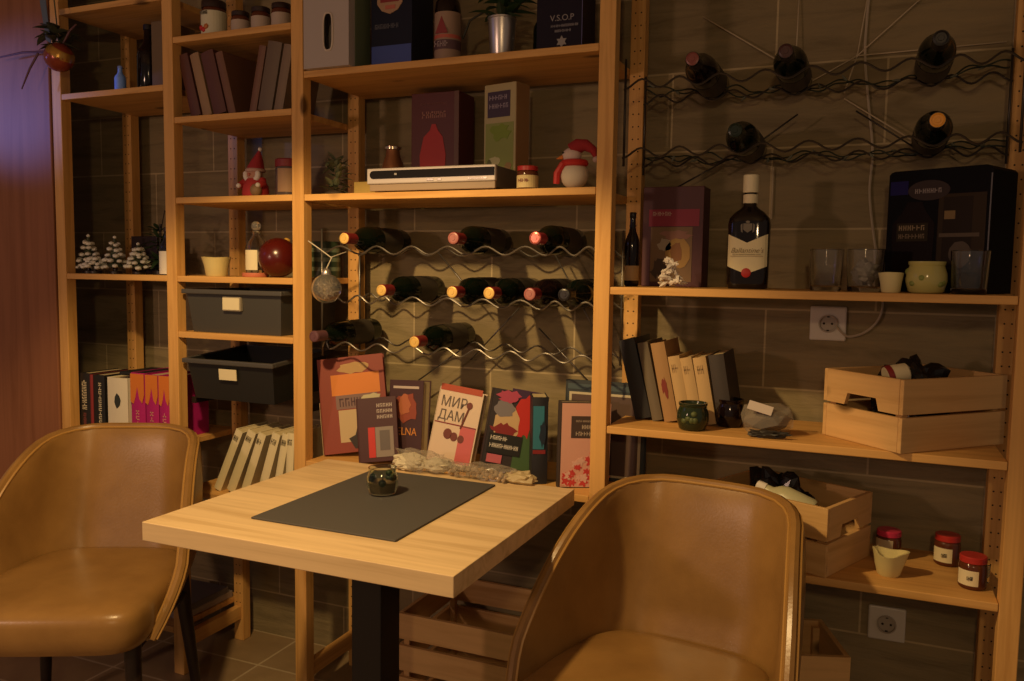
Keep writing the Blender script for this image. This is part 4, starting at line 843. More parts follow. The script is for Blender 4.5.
# ---------------------------------------------------------------- cartons and boxes
def carton(name, label, cat, loc, W, D, H, m, rz=0, bev=0.0015):
    t = thing(name, label, cat, loc, rz); obj('carton', box(nb(), 0, W, 0, D, 0, H, bev), m, t); return t
t = thing('file_box', 'grey-white file box with an oval finger hole on the high shelf', 'file box', (-0.815, -0.016, 1.7852))
bm = nb(); W, H, D = 0.142, 0.29, 0.10; hole = disc_poly(0.070, 0.108, 0.016, 0.052, 28)
hole = [(0.078+0.0145*math.copysign(abs(math.cos(a))**0.7, math.cos(a)), 0.090+0.048*math.copysign(abs(math.sin(a))**0.5, math.sin(a))) for a in [2*PI*i/32 for i in range(32)]]
ov = [bm.verts.new((x, 0, zz)) for x, zz in hole]; iv = [bm.verts.new((x, 0.003, zz)) for x, zz in hole]
def edge_pt(x, zz):
    a = math.atan2((zz-0.090)/H, (x-0.078)/W); c, s = math.cos(a), math.sin(a)
    tx = ((W-0.078) if c > 0 else 0.078)/abs(c) if abs(c) > 1e-9 else 1e9; tz = ((H-0.090) if s > 0 else 0.090)/abs(s) if abs(s) > 1e-9 else 1e9
    k = min(tx, tz); return (min(max(0.078+c*k, 0), W), min(max(0.090+s*k, 0), H))
ev = [bm.verts.new((p[0], 0, p[1])) for p in (edge_pt(x, zz) for x, zz in hole)]
for i in range(32):
    k = (i+1) % 32; bm.faces.new((ov[i], ov[k], ev[k], ev[i])); bm.faces.new((iv[i], iv[k], ov[k], ov[i]))
corner = [(0, 0), (W, 0), (W, H), (0, H)]
for cxx, czz in corner:
    near = sorted(range(32), key=lambda i: (ev[i].co.x-cxx)**2+(ev[i].co.z-czz)**2)[:2]
    if (ev[near[0]].co-ev[near[1]].co).length > 1e-5: bm.faces.new((ev[near[0]], ev[near[1]], bm.verts.new((cxx, 0, czz))))
box(bm, 0, 0.003, 0.0005, D, 0, H); box(bm, W-0.003, W, 0.0005, D, 0, H); box(bm, 0.003, W-0.003, D-0.003, D, 0, H); box(bm, 0.003, W-0.003, 0.001, D-0.003, 0, 0.003)
obj('box_shell', bm, mat('grey_board', (0.40, 0.35, 0.32), 0.6), t)
bm = nb(); ring = [(x, -0.001, zz) for x, zz in hole]; tube(bm, ring, 0.0026, 6, closed=True); obj('hole_ring', bm, mat('pale_ring', (0.55, 0.48, 0.40), 0.4), t)
obj('side_spine', box(nb(), W, W+0.0015, 0.028, D, 0, H), mat('grey_green_board', (0.13, 0.16, 0.09), 0.6), t)
t = carton('gift_carton', 'blue-black carton with a crest and blue base, left of the brown bottle', 'carton', (-0.647, 0.050, 1.7852), 0.124, 0.115, 0.29, mat('midnight_board', (0.014, 0.016, 0.030), 0.4, spec=0.12))
patch('blue_base', t, '-y', 0.002, 0.122, 0.002, 0.058, -0.0003, mat('blue_board', (0.035, 0.065, 0.28), 0.4)); marks('lettering', 9, 0.012, 0.085, 0.102, 0.114, col(0.10, 0.10, 0.12), t, '-y', -0.0005)
bm = nb(); prism(bm, [(0.020, 0.20), (0.020, 0.165), (0.034, 0.147), (0.058, 0.138), (0.082, 0.147), (0.096, 0.165), (0.096, 0.20), (0.058, 0.215)], 'y', -0.0022, 0); sh_ = obj('crest', bm, mat('dull_gold_print', (0.36, 0.22, 0.13), 0.5), t)
patch('crest_band', sh_, '-y', 0.030, 0.086, 0.168, 0.184, -0.0026, DRED); patch('crest_foot', sh_, '-y', 0.045, 0.075, 0.150, 0.160, -0.0026, col(0.42, 0.12, 0.08))
t = carton('gift_carton', 'dark navy brandy carton with white star, right end of the high shelf', 'carton', (-0.180, 0.060, 1.7852), 0.118, 0.10, 0.29, mat('navy_board', (0.016, 0.013, 0.024), 0.35, spec=0.12))
text('lettering', 'V.S.O.P', 0.020, col(0.26, 0.24, 0.25), t, (0.066, -0.0006, 0.083), '-y'); marks('small_print', 16, 0.038, 0.108, 0.062, 0.068, col(0.3, 0.28, 0.3), t, '-y', -0.0005); marks('small_print', 9, 0.048, 0.09, 0.050, 0.056, col(0.3, 0.28, 0.3), t, '-y', -0.0005)
bm = nb(); prism(bm, [(0.066+(0.0145 if i % 2 == 0 else 0.008)*math.sin(PI*i/6), 0.027+(0.0145 if i % 2 == 0 else 0.008)*math.cos(PI*i/6)) for i in range(12)], 'y', -0.0014, 0); obj('star_emblem', bm, mat('pale_star', (0.3, 0.28, 0.27)), t)
patch('corner_glint', t, '-y', 0.1165, 0.118, 0, 0.29, -0.0003, mat('blue_glint', (0.10, 0.10, 0.26), 0.4))  # blue glint painted along the carton's right corner
t = carton('gift_carton', 'dark red gift carton with a bright red bottle shape, behind the disc player', 'carton', (-0.613, 0.205, 1.4576), 0.150, 0.095, 0.292, mat('wine_board', (0.10, 0.020, 0.022), 0.5))
bm = nb(); prism(bm, [(0.030, 0.03), (0.105, 0.03), (0.110, 0.12), (0.100, 0.17), (0.085, 0.188), (0.078, 0.205), (0.066, 0.205), (0.060, 0.188), (0.040, 0.17), (0.028, 0.12)], 'y', -0.0014, 0); obj('red_bottle_print', bm, mat('print_red', (0.42, 0.02, 0.018), 0.5), t)
marks('lettering', 6, 0.035, 0.112, 0.222, 0.240, col(0.36, 0.17, 0.13), t, '-y', -0.0005); marks('small_print', 12, 0.03, 0.115, 0.258, 0.264, col(0.22, 0.08, 0.07), t, '-y', -0.0005)
patch('right_edge', t, '-y', 0.136, 0.1498, 0, 0.292, -0.0003, col(0.14, 0.07, 0.055))
t = carton('gift_carton', 'pale green fruit carton with a dark title panel, right of the disc player', 'carton', (-0.372, 0.175, 1.4576), 0.104, 0.062, 0.292, mat('cream_green_board', (0.44, 0.38, 0.20), 0.6), R_(-13))
patch('green_picture', t, '-y', 0.006, 0.098, 0.006, 0.19, -0.0004, mat('green_print', (0.26, 0.30, 0.085), 0.6)); patch('title_panel', t, '-y', 0.012, 0.086, 0.205, 0.272, -0.0006, mat('violet_panel', (0.055, 0.035, 0.065), 0.5))
marks('lettering', 6, 0.018, 0.078, 0.250, 0.262, col(0.35, 0.30, 0.36), t, '-y', -0.0014); marks('lettering', 7, 0.018, 0.082, 0.228, 0.240, col(0.35, 0.30, 0.36), t, '-y', -0.0014)
blot('leaf_print', t, '-y', 0.055, 0.165, 0.03, 0.022, -0.0014, col(0.20, 0.28, 0.03), 2, 0.3); blot('pale_fruit', t, '-y', 0.035, 0.09, 0.02, 0.012, -0.0014, col(0.5, 0.48, 0.26), 5, 0.2); blot('dark_fruit', t, '-y', 0.02, 0.085, 0.008, 0.01, -0.0016, col(0.12, 0.13, 0.04), 6, 0.2); blot('tan_fruit', t, '-y', 0.083, 0.075, 0.011, 0.011, -0.0014, col(0.32, 0.20, 0.08), 7, 0.2)
patch('wood_side', t, '+x', 0.002, 0.06, 0.002, 0.29, 0.1043, mat('tan_board', (0.34, 0.20, 0.09), 0.6))
t = carton('gift_carton', 'maroon gift carton with a photo panel, right of the slim bottle', 'carton', (0.064, 0.195, 1.2246), 0.152, 0.085, 0.248, mat('maroon_board', (0.075, 0.018, 0.024), 0.5))
patch('crimson_panel', t, '-y', 0.016, 0.142, 0.150, 0.192, -0.0004, mat('crimson_print', (0.24, 0.012, 0.04), 0.5)); patch('photo', t, '-y', 0.022, 0.126, 0.012, 0.148, -0.0006, mat('photo_brown', (0.18, 0.105, 0.05), 0.5))
marks('lettering', 8, 0.026, 0.075, 0.176, 0.186, col(0.5, 0.36, 0.33), t, '-y', -0.0008); blot('photo_figure', t, '-y', 0.092, 0.085, 0.032, 0.036, -0.0016, col(0.36, 0.21, 0.06), 3, 0.15); blot('photo_dog', t, '-y', 0.088, 0.085, 0.014, 0.026, -0.0022, col(0.22, 0.09, 0.03), 4, 0.15)
blot('photo_flower', t, '-y', 0.058, 0.105, 0.022, 0.014, -0.0016, col(0.33, 0.27, 0.20), 8, 0.45); blot('photo_fern', t, '-y', 0.045, 0.045, 0.024, 0.022, -0.0018, col(0.055, 0.03, 0.02), 12, 0.5); blot('photo_sky', t, '-y', 0.085, 0.128, 0.035, 0.012, -0.0014, col(0.26, 0.12, 0.09), 2, 0.3)
# big black whisky gift box with a printed bottle and glass
t = thing('gift_box', 'big black whisky gift box with a printed bottle, right end of the shelf', 'gift box', (0.628, 0.198, 1.2246), R_(-28))
bm = nb(); pl = [(0, 0), (0.165, 0), (0.165, 0.258)] + [(0.165-0.012+0.012*math.cos(R_(a)), 0.256+0.012*math.sin(R_(a))) for a in (20, 50, 80)] + [(0.012+0.012*math.cos(R_(a)), 0.256+0.012*math.sin(R_(a))) for a in (100, 130, 160)]
prism(bm, pl, 'y', 0, 0.125); obj('carton', bm, mat('glossy_black_board', (0.005, 0.0045, 0.006), 0.5, spec=0.06), t)
blot('oval_badge', t, '-y', 0.068, 0.222, 0.034, 0.022, -0.0006, mat('grey_badge', (0.045, 0.033, 0.034), 0.5, spec=0.08), 1, 0.0, n=28); marks('badge_lettering', 7, 0.046, 0.090, 0.216, 0.226, col(0.28, 0.24, 0.24), t, '-y', -0.0016)
bm = nb(); prism(bm, [(0.012, 0.02), (0.078, 0.02), (0.080, 0.15), (0.066, 0.175), (0.058, 0.198), (0.034, 0.198), (0.026, 0.175), (0.010, 0.15)], 'y', -0.0008, 0.0); pb = obj('bottle_print', bm, mat('print_brown', (0.009, 0.004, 0.003), 0.4, spec=0.08), t)
patch('bottle_label_print', pb, '-y', 0.018, 0.070, 0.112, 0.152, -0.0010, mat('label_print', (0.03, 0.022, 0.013), 0.5, spec=0.08)); marks('label_lettering', 6, 0.022, 0.066, 0.136, 0.147, col(0.28, 0.2, 0.11), pb, '-y', -0.0018); marks('label_lettering', 8, 0.022, 0.066, 0.118, 0.128, col(0.2, 0.14, 0.08), pb, '-y', -0.0018)
patch('window_frame', t, '-y', 0.085, 0.158, 0.05, 0.212, -0.0004, mat('window_print', (0.035, 0.022, 0.012), 0.4, spec=0.08)); patch('window_dark', t, '-y', 0.093, 0.138, 0.055, 0.205, -0.0008, mat('window_dark_print', (0.02, 0.012, 0.007), 0.35, spec=0.08)); patch('shelf_print', t, '-y', 0.088, 0.150, 0.120, 0.128, -0.0012, col(0.08, 0.05, 0.025))
patch('amber_print', t, '-y', 0.095, 0.112, 0.158, 0.176, -0.0012, col(0.18, 0.11, 0.03)); blot('glass_print', t, '-y', 0.122, 0.085, 0.017, 0.026, -0.0012, col(0.07, 0.045, 0.025), 7, 0.05)
patch('right_rule', t, '-y', 0.1625, 0.1645, 0.005, 0.25, -0.0004, mat('grey_rule', (0.09, 0.085, 0.10), 0.4)); patch('blue_corner_glint', t, '-y', 0.004, 0.034, 0.215, 0.245, -0.0004, mat('blue_glint_print', (0.014, 0.012, 0.09), 0.35, spec=0.08))  # the corner patch is a painted blue glint, not print
for o_ in t.children_recursive: o_.data.transform(Matrix.Diagonal((1.333, 1, 1, 1)))
carton('carton', 'plain tan carton standing beside the upright on the upper left shelf', 'carton', (-1.462, 0.09, 1.7858), 0.060, 0.12, 0.215, mat('tan_card', (0.16, 0.11, 0.06), 0.7))
carton('carton', 'dark carton behind the frosted little trees', 'carton', (-1.690, 0.205, 1.2292), 0.115, 0.07, 0.125, mat('dark_card', (0.03, 0.018, 0.02), 0.5))
carton('carton', 'small yellow carton left of the disc player', 'carton', (-0.762, 0.140, 1.4576), 0.070, 0.05, 0.045, mat('yellow_card', (0.52, 0.38, 0.10), 0.6))
t = thing('storage_tin', 'dark green striped tin seen through the upright, left of the wine bottles', 'tin', (-0.925, 0.225, 1.2288))
obj('tin_body', lathe(nb(), [(0, 0), (0.047, 0), (0.048, 0.004), (0.048, 0.105), (0.046, 0.108), (0, 0.108)], 28), mat('tin_green', (0.035, 0.055, 0.03), 0.35), t)
for k in range(3): obj('stripe', lathe(nb(), [(0.0484, 0.02+0.028*k), (0.0486, 0.026+0.028*k), (0.0484, 0.032+0.028*k)], 28), mat('tin_pale%d' % k, (0.16, 0.20, 0.13), 0.4), t)

# ---------------------------------------------------------------- disc player
t = thing('disc_player', 'silver disc player with a dark display window on the middle shelf', 'disc player', (-0.636, 0.012, 1.4576))
W, D = 0.372, 0.165
bm = nb(); box(bm, 0.004, W-0.004, 0.012, D, 0.008, 0.062, 0.002); obj('case', bm, mat('case_grey', (0.17, 0.155, 0.14), 0.5, metal=0.3), t)
bm = nb(); box(bm, 0, W, 0, 0.014, 0.022, 0.063, 0.003); obj('front_panel', bm, SILVERPL, t)
bm = nb(); pl = [(0.020+0.0105*math.cos(a)-0.0, 0.0460+0.0105*math.sin(a)) for a in [PI/2+PI*i/8 for i in range(9)]] + [(W-0.002, 0.0355), (W-0.002, 0.0565)]
prism(bm, pl, 'y', -0.0012, 0.002); obj('display_window', bm, mat('window_black', (0.012, 0.01, 0.010), 0.12), t)
for xa, xb in ((W-0.075, W-0.022), (0.18, 0.20), (0.21, 0.222)): obj('button', box(nb(), xa, xb, -0.0015, 0.002, 0.0268, 0.0333, 0.001), SILVER, t)
obj('display_dot', box(nb(), 0.085, 0.092, -0.0018, -0.0008, 0.044, 0.049), col(0.30, 0.28, 0.27), t); marks('lettering', 7, W-0.070, W-0.028, 0.0285, 0.0315, col(0.3, 0.27, 0.24), t, '-y', -0.0018)
obj('lower_chassis', box(nb(), 0.006, W-0.002, 0.004, 0.014, 0.004, 0.022, 0.002), mat('tan_chassis', (0.30, 0.22, 0.15), 0.5), t)
for x_ in (0.03, W-0.03):
    for y_ in (0.03, D-0.03): obj('foot', lathe(nb(), [(0, 0), (0.011, 0), (0.012, 0.008), (0, 0.008)], 16, x_, y_), BLACK, t)

# ---------------------------------------------------------------- plants, ornaments
def leaf(bm, base_, d, Ln, wd, droop=0.3):
    d = Vector(d).normalized(); sd = d.cross(Vector((0, 0, 1))); sd = sd.normalized() if sd.length > 1e-4 else Vector((1, 0, 0)); p0 = Vector(base_); pr = None
    for i in range(5):
        f = i/4; c = p0+d*Ln*f+Vector((0, 0, -droop*Ln*f*f)); w_ = wd*math.sin(PI*(0.12+0.88*f))*(1 if f < 1 else 0.05)
        cur = [bm.verts.new(c-sd*w_), bm.verts.new(c+Vector((0, 0, -w_*0.35))), bm.verts.new(c+sd*w_)]
        if pr:
            bm.faces.new((pr[0], pr[1], cur[1], cur[0])); bm.faces.new((pr[1], pr[2], cur[2], cur[1]))
        pr = cur
def leaves(n, R, H, Ln, wd, seed, base_=(0, 0, 0), up_=0.4):
    rnd = random.Random(seed); bm = nb()
    for k in range(n):
        a = rnd.uniform(0, 2*PI); q = rnd.uniform(0, 1)
        leaf(bm, (base_[0]+R*q*math.cos(a)*0.4, base_[1]+R*q*math.sin(a)*0.4, base_[2]+H*rnd.uniform(0, 1)), (math.cos(a), math.sin(a), rnd.uniform(-0.2, 1)*up_*2), Ln*rnd.uniform(0.6, 1.1), wd*rnd.uniform(0.7, 1.1), rnd.uniform(0.1, 0.5))
    return bm
t = thing('potted_plant', 'dark green plant in a brushed silver pot on the high shelf', 'potted plant', (-0.280, 0.078, 1.7852))
obj('pot', lathe(nb(), [(0, 0), (0.027, 0), (0.029, 0.004), (0.035, 0.098), (0.037, 0.099), (0.037, 0.103), (0.034, 0.104), (0.032, 0.09), (0, 0.085)], 32), SILVER, t)
obj('soil', lathe(nb(), [(0, 0.09), (0.032, 0.0902)], 20), col(0.02, 0.013, 0.01), t)
obj('foliage', leaves(34, 0.05, 0.10, 0.085, 0.016, 3, (0, 0, 0.10), 0.35), GREENLEAF, t)
bm = nb(); tube(bm, [(-0.01, 0, 0.09), (-0.05, 0.0, 0.125), (-0.095, 0.01, 0.11), (-0.12, 0.02, 0.07)], 0.003, 6); tube(bm, [(0.0, 0, 0.09), (0.01, 0, 0.2)], 0.003, 6); obj('stem', bm, col(0.03, 0.03, 0.015), t)
t = thing('artificial_plant', 'grey-green bushy ornament at the left end of the disc player shelf', 'ornament', (-0.812, 0.125, 1.4576))
obj('base', lathe(nb(), [(0, 0), (0.03, 0), (0.032, 0.012), (0.02, 0.02), (0, 0.02)], 20), col(0.08, 0.06, 0.045), t); obj('foliage', leaves(46, 0.045, 0.09, 0.045, 0.010, 11, (0, 0, 0.015), 0.6), GREYLEAF, t)
t = thing('artificial_plant', 'dark green little tree right of the frosted trees', 'ornament', (-1.472, 0.120, 1.2292))
obj('base', lathe(nb(), [(0, 0), (0.025, 0), (0.025, 0.012), (0, 0.014)], 20), DARKWOOD, t); obj('foliage', leaves(70, 0.05, 0.14, 0.05, 0.009, 21, (0, 0, 0.015), 0.5), GREENLEAF, t)
bm = nb(); tube(bm, [(0, 0, 0.01), (0, 0, 0.16)], 0.004, 6); tube(bm, [(0.0, 0, 0.13), (0.03, -0.01, 0.2), (0.075, -0.02, 0.155)], 0.0016, 5); obj('stem', bm, col(0.04, 0.03, 0.02), t)
def frost_tree(label, loc, H, seed):
    t = thing('frosted_tree', label, 'ornament', loc, group='frosted little trees'); rnd = random.Random(seed)
    bm = nb(); lathe(bm, [(0, 0), (0.020, 0), (0.020, 0.008), (0.006, 0.010), (0.006, 0.02), (0, 0.02)], 16); obj('base', bm, DARKWOOD, t)
    bm = nb(); bw = nb()
    for lev in range(5):
        zz = 0.022+(H-0.03)*lev/5; R = 0.036*(1-lev/5.6); n = 9-lev
        lathe(bm, [(R*0.75, zz), (R*0.30, zz+(H-0.03)/4.6), (0, zz+(H-0.03)/4.4)], 12)
        for k in range(n):
            a = 2*PI*k/n+lev*0.5+rnd.uniform(-0.2, 0.2); p = (R*math.cos(a), R*math.sin(a), zz+rnd.uniform(-0.003, 0.004)); ball(bw, p, rnd.uniform(0.0075, 0.0115), 1, sc=(1, 1, 0.75))
    ball(bw, (0, 0, H-0.004), 0.006, 1)
    obj('branches', bm, col(0.06, 0.075, 0.04), t); obj('frost_tips', bw, FROST, t); return t
frost_tree('frosted little tree, left one of the three on the left shelf', (-1.735, 0.075, 1.2292), 0.125, 1)
frost_tree('frosted little tree in the middle, before the dark carton', (-1.630, 0.085, 1.2292), 0.120, 2)
frost_tree('frosted little tree, right one beside the dark green tree', (-1.557, 0.110, 1.2292), 0.100, 3)
frost_tree('smallest frosted tree, between the left and middle frosted trees', (-1.684, 0.055, 1.2292), 0.065, 4)
# santa figure
t = thing('santa_figurine', 'little red santa figurine with a pointed hat and white beard', 'figurine', (-1.064, 0.085, 1.4583))
obj('body', lathe(nb(), [(0, 0), (0.036, 0), (0.039, 0.012), (0.036, 0.035), (0.026, 0.055), (0, 0.062)], 28), mat('santa_red', (0.42, 0.03, 0.03), 0.7), t)
bm = nb(); ball(bm, (0, -0.004, 0.066), 0.0225, 3); obj('face', bm, mat('santa_face', (0.50, 0.26, 0.18), 0.7), t)
bm = nb()
for k in range(13):
    a = R_(-190+200*k/12); ball(bm, (0.022*math.cos(a), -0.016-0.004*math.sin(a)*0, 0.066+0.018*math.sin(a)*1.0), 0.0085, 2)
obj('beard', bm, WHITE, t)
bm = nb(); lathe(bm, [(0.026, 0.076), (0.0275, 0.080), (0.024, 0.090), (0.017, 0.108), (0.009, 0.124), (0.003, 0.136), (0, 0.137)], 24)
for v in bm.verts: v.co.x += max(0, v.co.z-0.085)*0.28
obj('hat', bm, mat('santa_hat_red', (0.34, 0.025, 0.03), 0.8), t)
bm = nb(); lathe(bm, [(0.0245, 0.074), (0.0285, 0.076), (0.029, 0.082), (0.0255, 0.085), (0.022, 0.08)], 24); obj('hat_trim', bm, mat('dusty_pink_trim', (0.5, 0.32, 0.26), 0.9), t)
bm = nb(); ball(bm, (0.017, 0, 0.140), 0.006, 2); obj('pompom', bm, WHITE, t)
for s in (-1, 1):
    bm = nb(); tube(bm, [(s*0.028, -0.004, 0.050), (s*0.038, -0.014, 0.040), (s*0.036, -0.028, 0.034)], [0.011, 0.0105, 0.009], 10); obj('arm', bm, mat('santa_sleeve%d' % s, (0.42, 0.03, 0.03), 0.7), t)
    bm = nb(); ball(bm, (s*0.035, -0.032, 0.034), 0.0075, 2); obj('mitten', bm, WHITE, t)
bm = nb(); ball(bm, (0.024, -0.028, 0.020), 0.0185, 2, sc=(1, 0.8, 1.05)); obj('sack', bm, col(0.26, 0.16, 0.08), t)
bm = nb(); ball(bm, (0, -0.028, 0.066), 0.004, 2); obj('nose', bm, mat('santa_nose', (0.55, 0.16, 0.11), 0.6), t)
# snowman with red hat and scarf, turned to the left
t = thing('snowman_figurine', 'white round snowman with red hat and scarf beside the upright', 'figurine', (-0.072, 0.052, 1.4576))
bm = nb(); ball(bm, (0, 0, 0.033), 0.034, 3, sc=(1.02, 0.95, 0.98)); obj('body', bm, mat('felt_white', (0.62, 0.55, 0.44), 0.9), t)
bm = nb(); ball(bm, (-0.006, -0.003, 0.080), 0.0215, 3, sc=(1.1, 1, 0.9)); hd = obj('head', bm, mat('felt_pale', (0.66, 0.52, 0.46), 0.9), t)
bm = nb(); tube(bm, [(-0.026, -0.012, 0.076), (-0.040, -0.018, 0.072)], [0.006, 0.001], 10); obj('nose', bm, ORANGE, hd)
for yy_ in (-0.019, 0.004):
    bm = nb(); ball(bm, (-0.023, yy_, 0.086), 0.0024, 2); obj('eye', bm, BLACK, hd)
bm = nb(); tube(bm, [(0.026*math.cos(a), 0.024*math.sin(a), 0.062) for a in [2*PI*i/20 for i in range(20)]], 0.0085, 8, closed=True); tube(bm, [(-0.022, -0.018, 0.06), (-0.036, -0.022, 0.036), (-0.038, -0.02, 0.012)], [0.009, 0.009, 0.008], 8); obj('scarf', bm, RED, t)
bm = nb(); tube(bm, [(-0.004, 0, 0.092), (0.010, 0, 0.103), (0.028, 0.0, 0.104), (0.046, 0.004, 0.092), (0.052, 0.004, 0.076)], [0.0205, 0.018, 0.014, 0.010, 0.006], 14); obj('hat', bm, mat('felt_red', (0.30, 0.02, 0.025), 0.9), t)
bm = nb(); ball(bm, (0.053, 0.004, 0.070), 0.0085, 2); obj('pompom', bm, mat('felt_pompom', (0.45, 0.33, 0.30), 0.9), t)
# red bauble on the shelf
t = thing('red_bauble', 'large glossy dark red bauble resting on the shelf above the charcoal box', 'bauble', (-0.985, 0.085, 1.2288))
bm = nb(); ball(bm, (0, 0, 0.057), 0.057, 4); obj('ball', bm, mat('red_lacquer', (0.075, 0.006, 0.004), 0.25, spec=0.6), t)
bm = nb(); lathe(bm, [(0.010, 0), (0.011, 0.002), (0.010, 0.012), (0.003, 0.013), (0, 0.013)], 16); bm.transform(Matrix.Translation((0.0, 0.035, 0.100)) @ Matrix.Rotation(R_(-40), 4, 'X')); obj('cap', bm, GOLD, t)
# clear hanging bauble
t = thing('glass_bauble', 'clear glass bauble full of tinsel hanging left of the wine bottles', 'bauble', (-0.748, -0.012, 1.203))
bm = nb(); ball(bm, (0, 0, 0), 0.040, 4); obj('ball', bm, mat('bauble_glass', (0.9, 0.88, 0.82), 0.03, trans=0.92, ior=1.12, spec=0.9), t)
rnd = random.Random(12); bm = nb()
for k in range(26):
    a = [Vector((rnd.gauss(0, 1), rnd.gauss(0, 1), rnd.gauss(0, 1))).normalized()*rnd.uniform(0.012, 0.034) for _ in range(3)]; tube(bm, a, 0.0011, 4)
obj('tinsel', bm, mat('silver_tinsel', (0.75, 0.68, 0.55), 0.25, metal=0.7), t)
obj('cap', lathe(nb(), [(0.012, 0.036), (0.013, 0.040), (0.010, 0.050), (0.004, 0.054), (0, 0.054)], 16), SILVER, t)
bm = nb(); tube(bm, [(0, 0, 0.053), (0.004, 0.02, 0.085), (0.006, 0.083, 0.100)], 0.0016, 6); tube(bm, [(0.004, 0.018, 0.083), (-0.03, 0.015, 0.105), (-0.066, 0.010, 0.128)], 0.0016, 6); obj('hanging_cord', bm, mat('pale_cord', (0.5, 0.44, 0.34), 0.6), t)
# white snow-crystal ornament
t = thing('snowflake_ornament', 'small white crystal cluster ornament before the maroon gift carton', 'ornament', (0.163, 0.080, 1.2246))
rnd = random.Random(2); bm = nb(); 
for k in range(46):
    a = rnd.uniform(0, 2*PI); zz = rnd.uniform(0.006, 0.066); R = 0.036*(1-zz/0.085)*math.sqrt(rnd.random()); p = Vector((R*math.cos(a), R*math.sin(a), zz))
    d = Vector((rnd.uniform(-1, 1), rnd.uniform(-1, 1), rnd.uniform(-0.2, 1))).normalized(); tube(bm, [p-d*0.012, p, p+d*0.012], [0.001, 0.0062, 0.001], 5)
for v in bm.verts: v.co.z = max(v.co.z, 0.0)
obj('crystals', bm, mat('white_glitter', (0.66, 0.60, 0.54), 0.5), t)
# ornament at the top left, hung over the upright
t = thing('hanging_ornament', 'red and gold bauble with leaves and twigs hanging at the top left', 'ornament', (-1.685, -0.052, 1.880))
bm = nb(); ball(bm, (0, 0, 0), 0.043, 3); obj('bauble', bm, mat('red_gold_lacquer', (0.26, 0.05, 0.025), 0.22, metal=0.3), t)
bm = nb(); lathe(bm, [(0.0425, 0.006), (0.040, 0.018), (0.033, 0.029)], 24); bm.transform(Matrix.Rotation(R_(35), 4, 'Y')); obj('gold_band', bm, mat('old_gold', (0.50, 0.28, 0.06), 0.25, metal=0.6), t)
obj('foliage', leaves(26, 0.05, 0.06, 0.07, 0.016, 41, (-0.01, 0, 0.03), 0.5), mat('ornament_leaf', (0.045, 0.05, 0.022), 0.6), t)
bm = nb()
for a, b_ in (((-0.02, 0, 0.02), (-0.30, 0.0, 0.02)), ((-0.09, 0, 0.02), (-0.155, -0.01, -0.085)), ((0.02, 0, 0.04), (0.075, 0, 0.09))): tube(bm, [a, ((Vector(a)+Vector(b_))/2+Vector((0, 0, 0.008))), b_], [0.004, 0.0035, 0.002], 6)
obj('twig', bm, col(0.10, 0.035, 0.035), t)
bm = nb(); prism(bm, [(-0.060, 0.17), (-0.035, 0.17), (-0.018, 0.04), (-0.038, 0.05)], 'y', -0.013, -0.011); obj('ribbon', bm, mat('grey_blue_ribbon', (0.10, 0.13, 0.17), 0.4), t)
bm = nb(); tube(bm, [(0, 0, 0.042), (-0.02, 0.0, 0.22), (-0.05, 0.04, 0.376), (-0.06, 0.06, 0.377)], 0.002, 6); obj('hanging_cord', bm, col(0.05, 0.06, 0.03), t)

# ---------------------------------------------------------------- plastic bags and papers
FILM = mat('clear_plastic_film', (0.42, 0.37, 0.30), 0.10, spec=1.0, alpha=0.30)
def wrap(bm, c, r, sc, seed, n=26, floor=0.0):
    rnd = random.Random(seed); vs = []
    for k in range(n):
        d = Vector((rnd.gauss(0, 1), rnd.gauss(0, 1), rnd.gauss(0, 1))).normalized()*rnd.uniform(0.8, 1.08)
        vs.append(bm.verts.new((c[0]+d.x*r*sc[0], c[1]+d.y*r*sc[1], max(floor, c[2]+d.z*r*sc[2]))))
    q = bmesh.ops.convex_hull(bm, input=vs); bmesh.ops.delete(bm, geom=[v for v in q['geom_interior'] if isinstance(v, bmesh.types.BMVert)], context='VERTS')
    return bm
t = thing('plastic_bag', 'crumpled clear plastic bag of white wadding and glass beads before the displayed books', 'bag', (-0.32, -0.068, 0.7425))
bm = nb(); crumple(bm, (-0.15, 0.03, 0.020), 0.042, (1.15, 0.75, 0.55), 2, 0.25, sub=4, floor=0.001); crumple(bm, (-0.075, 0.035, 0.018), 0.034, (1.1, 0.8, 0.55), 6, 0.3, sub=3, floor=0.001)
obj('wadding', bm, mat('white_wadding', (0.62, 0.56, 0.42), 0.9), t)
bm = nb(); rnd = random.Random(5)
for k in range(90): ball(bm, (rnd.uniform(-0.03, 0.14), rnd.uniform(0.005, 0.050), rnd.uniform(0.006, 0.022)), rnd.uniform(0.004, 0.007), 1)
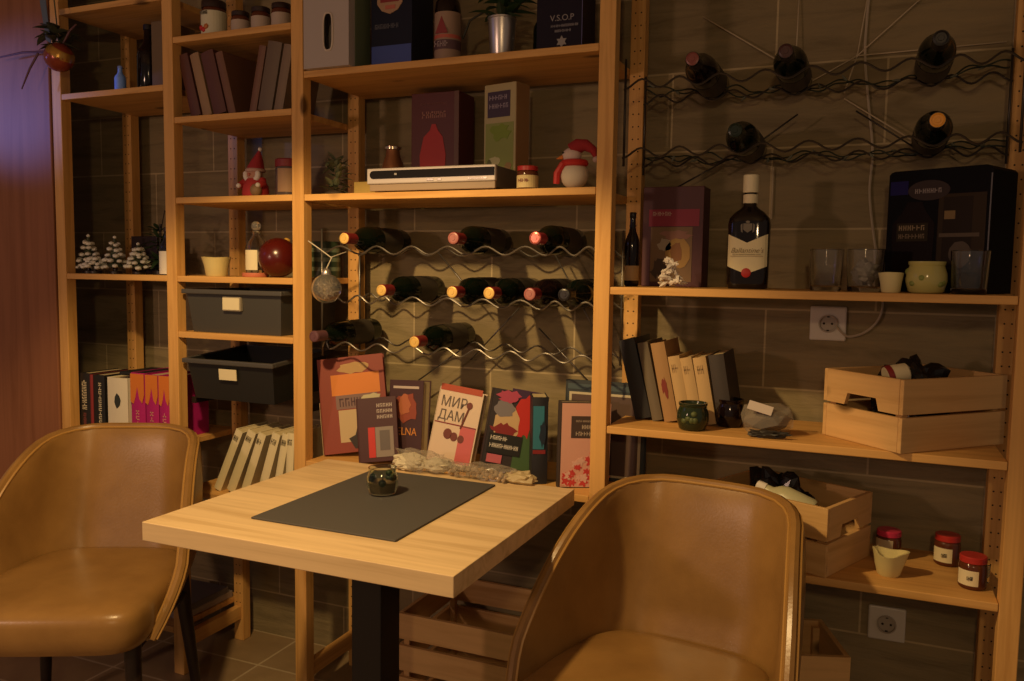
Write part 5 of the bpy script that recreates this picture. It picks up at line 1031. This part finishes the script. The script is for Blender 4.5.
o = obj('glass_beads', bm, mat('bead_glass', (0.40, 0.30, 0.20), 0.08, spec=0.9), t); o['kind'] = 'stuff'
bm = nb(); crumple(bm, (-0.115, 0.03, 0.024), 0.054, (1.5, 0.62, 0.55), 4, 0.5, sub=3, floor=0.0005); crumple(bm, (0.05, 0.03, 0.016), 0.06, (1.75, 0.50, 0.36), 9, 0.5, sub=3, floor=0.0005); obj('film', bm, FILM, t)
bm = nb(); crumple(bm, (0.155, 0.03, 0.012), 0.038, (1.2, 0.6, 0.42), 7, 0.4, sub=3, floor=0.0005); obj('folded_end', bm, mat('beige_film', (0.42, 0.33, 0.18), 0.5), t)
t = thing('plastic_parcel', 'clear plastic parcel with a white sticker, between the tilted books and the upper crate', 'parcel', (0.398, 0.068, 0.8945))
bm = nb(); wrap(bm, (0, 0.005, 0.032), 0.044, (1.22, 0.85, 0.80), 11, 30); obj('filling', bm, mat('grey_brown_filling', (0.14, 0.105, 0.075), 0.7), t)
bm = nb(); wrap(bm, (0, 0.0, 0.036), 0.056, (1.22, 0.85, 0.84), 14, 24); obj('film', bm, FILM, t)
bm = nb(); box(bm, -0.027, 0.027, -0.0008, 0.0008, -0.011, 0.011); bm.transform(Matrix.Translation((-0.012, -0.036, 0.066)) @ Matrix.Rotation(R_(14), 4, 'Y') @ Matrix.Rotation(R_(-35), 4, 'X')); obj('sticker', bm, mat('sticker_white', (0.55, 0.47, 0.42), 0.5), t)
bm = nb(); crumple(bm, (0.006, -0.042, 0.009), 0.020, (2.2, 0.55, 0.42), 21, 0.6, sub=3, floor=0.0); obj('dark_twist', bm, col(0.03, 0.025, 0.02), t)
rnd = random.Random(9)
for k, (m_, wz, l) in enumerate(((col(0.36, 0.30, 0.27), 0.022, 'grey paper pad at the bottom of the stack on the lowest left shelf'), (col(0.14, 0.13, 0.15), 0.020, 'dark folder on top of the stack on the lowest left shelf'))):
    o = obj('paper_pad', box(nb(), -0.1+0.02*k, 0.1, -0.11, 0.11-0.02*k, 0, wz, 0.002), m_, loc=(-1.435, 0.16, 0.1452+0.022*k)); tag(o, l, 'paper pad')
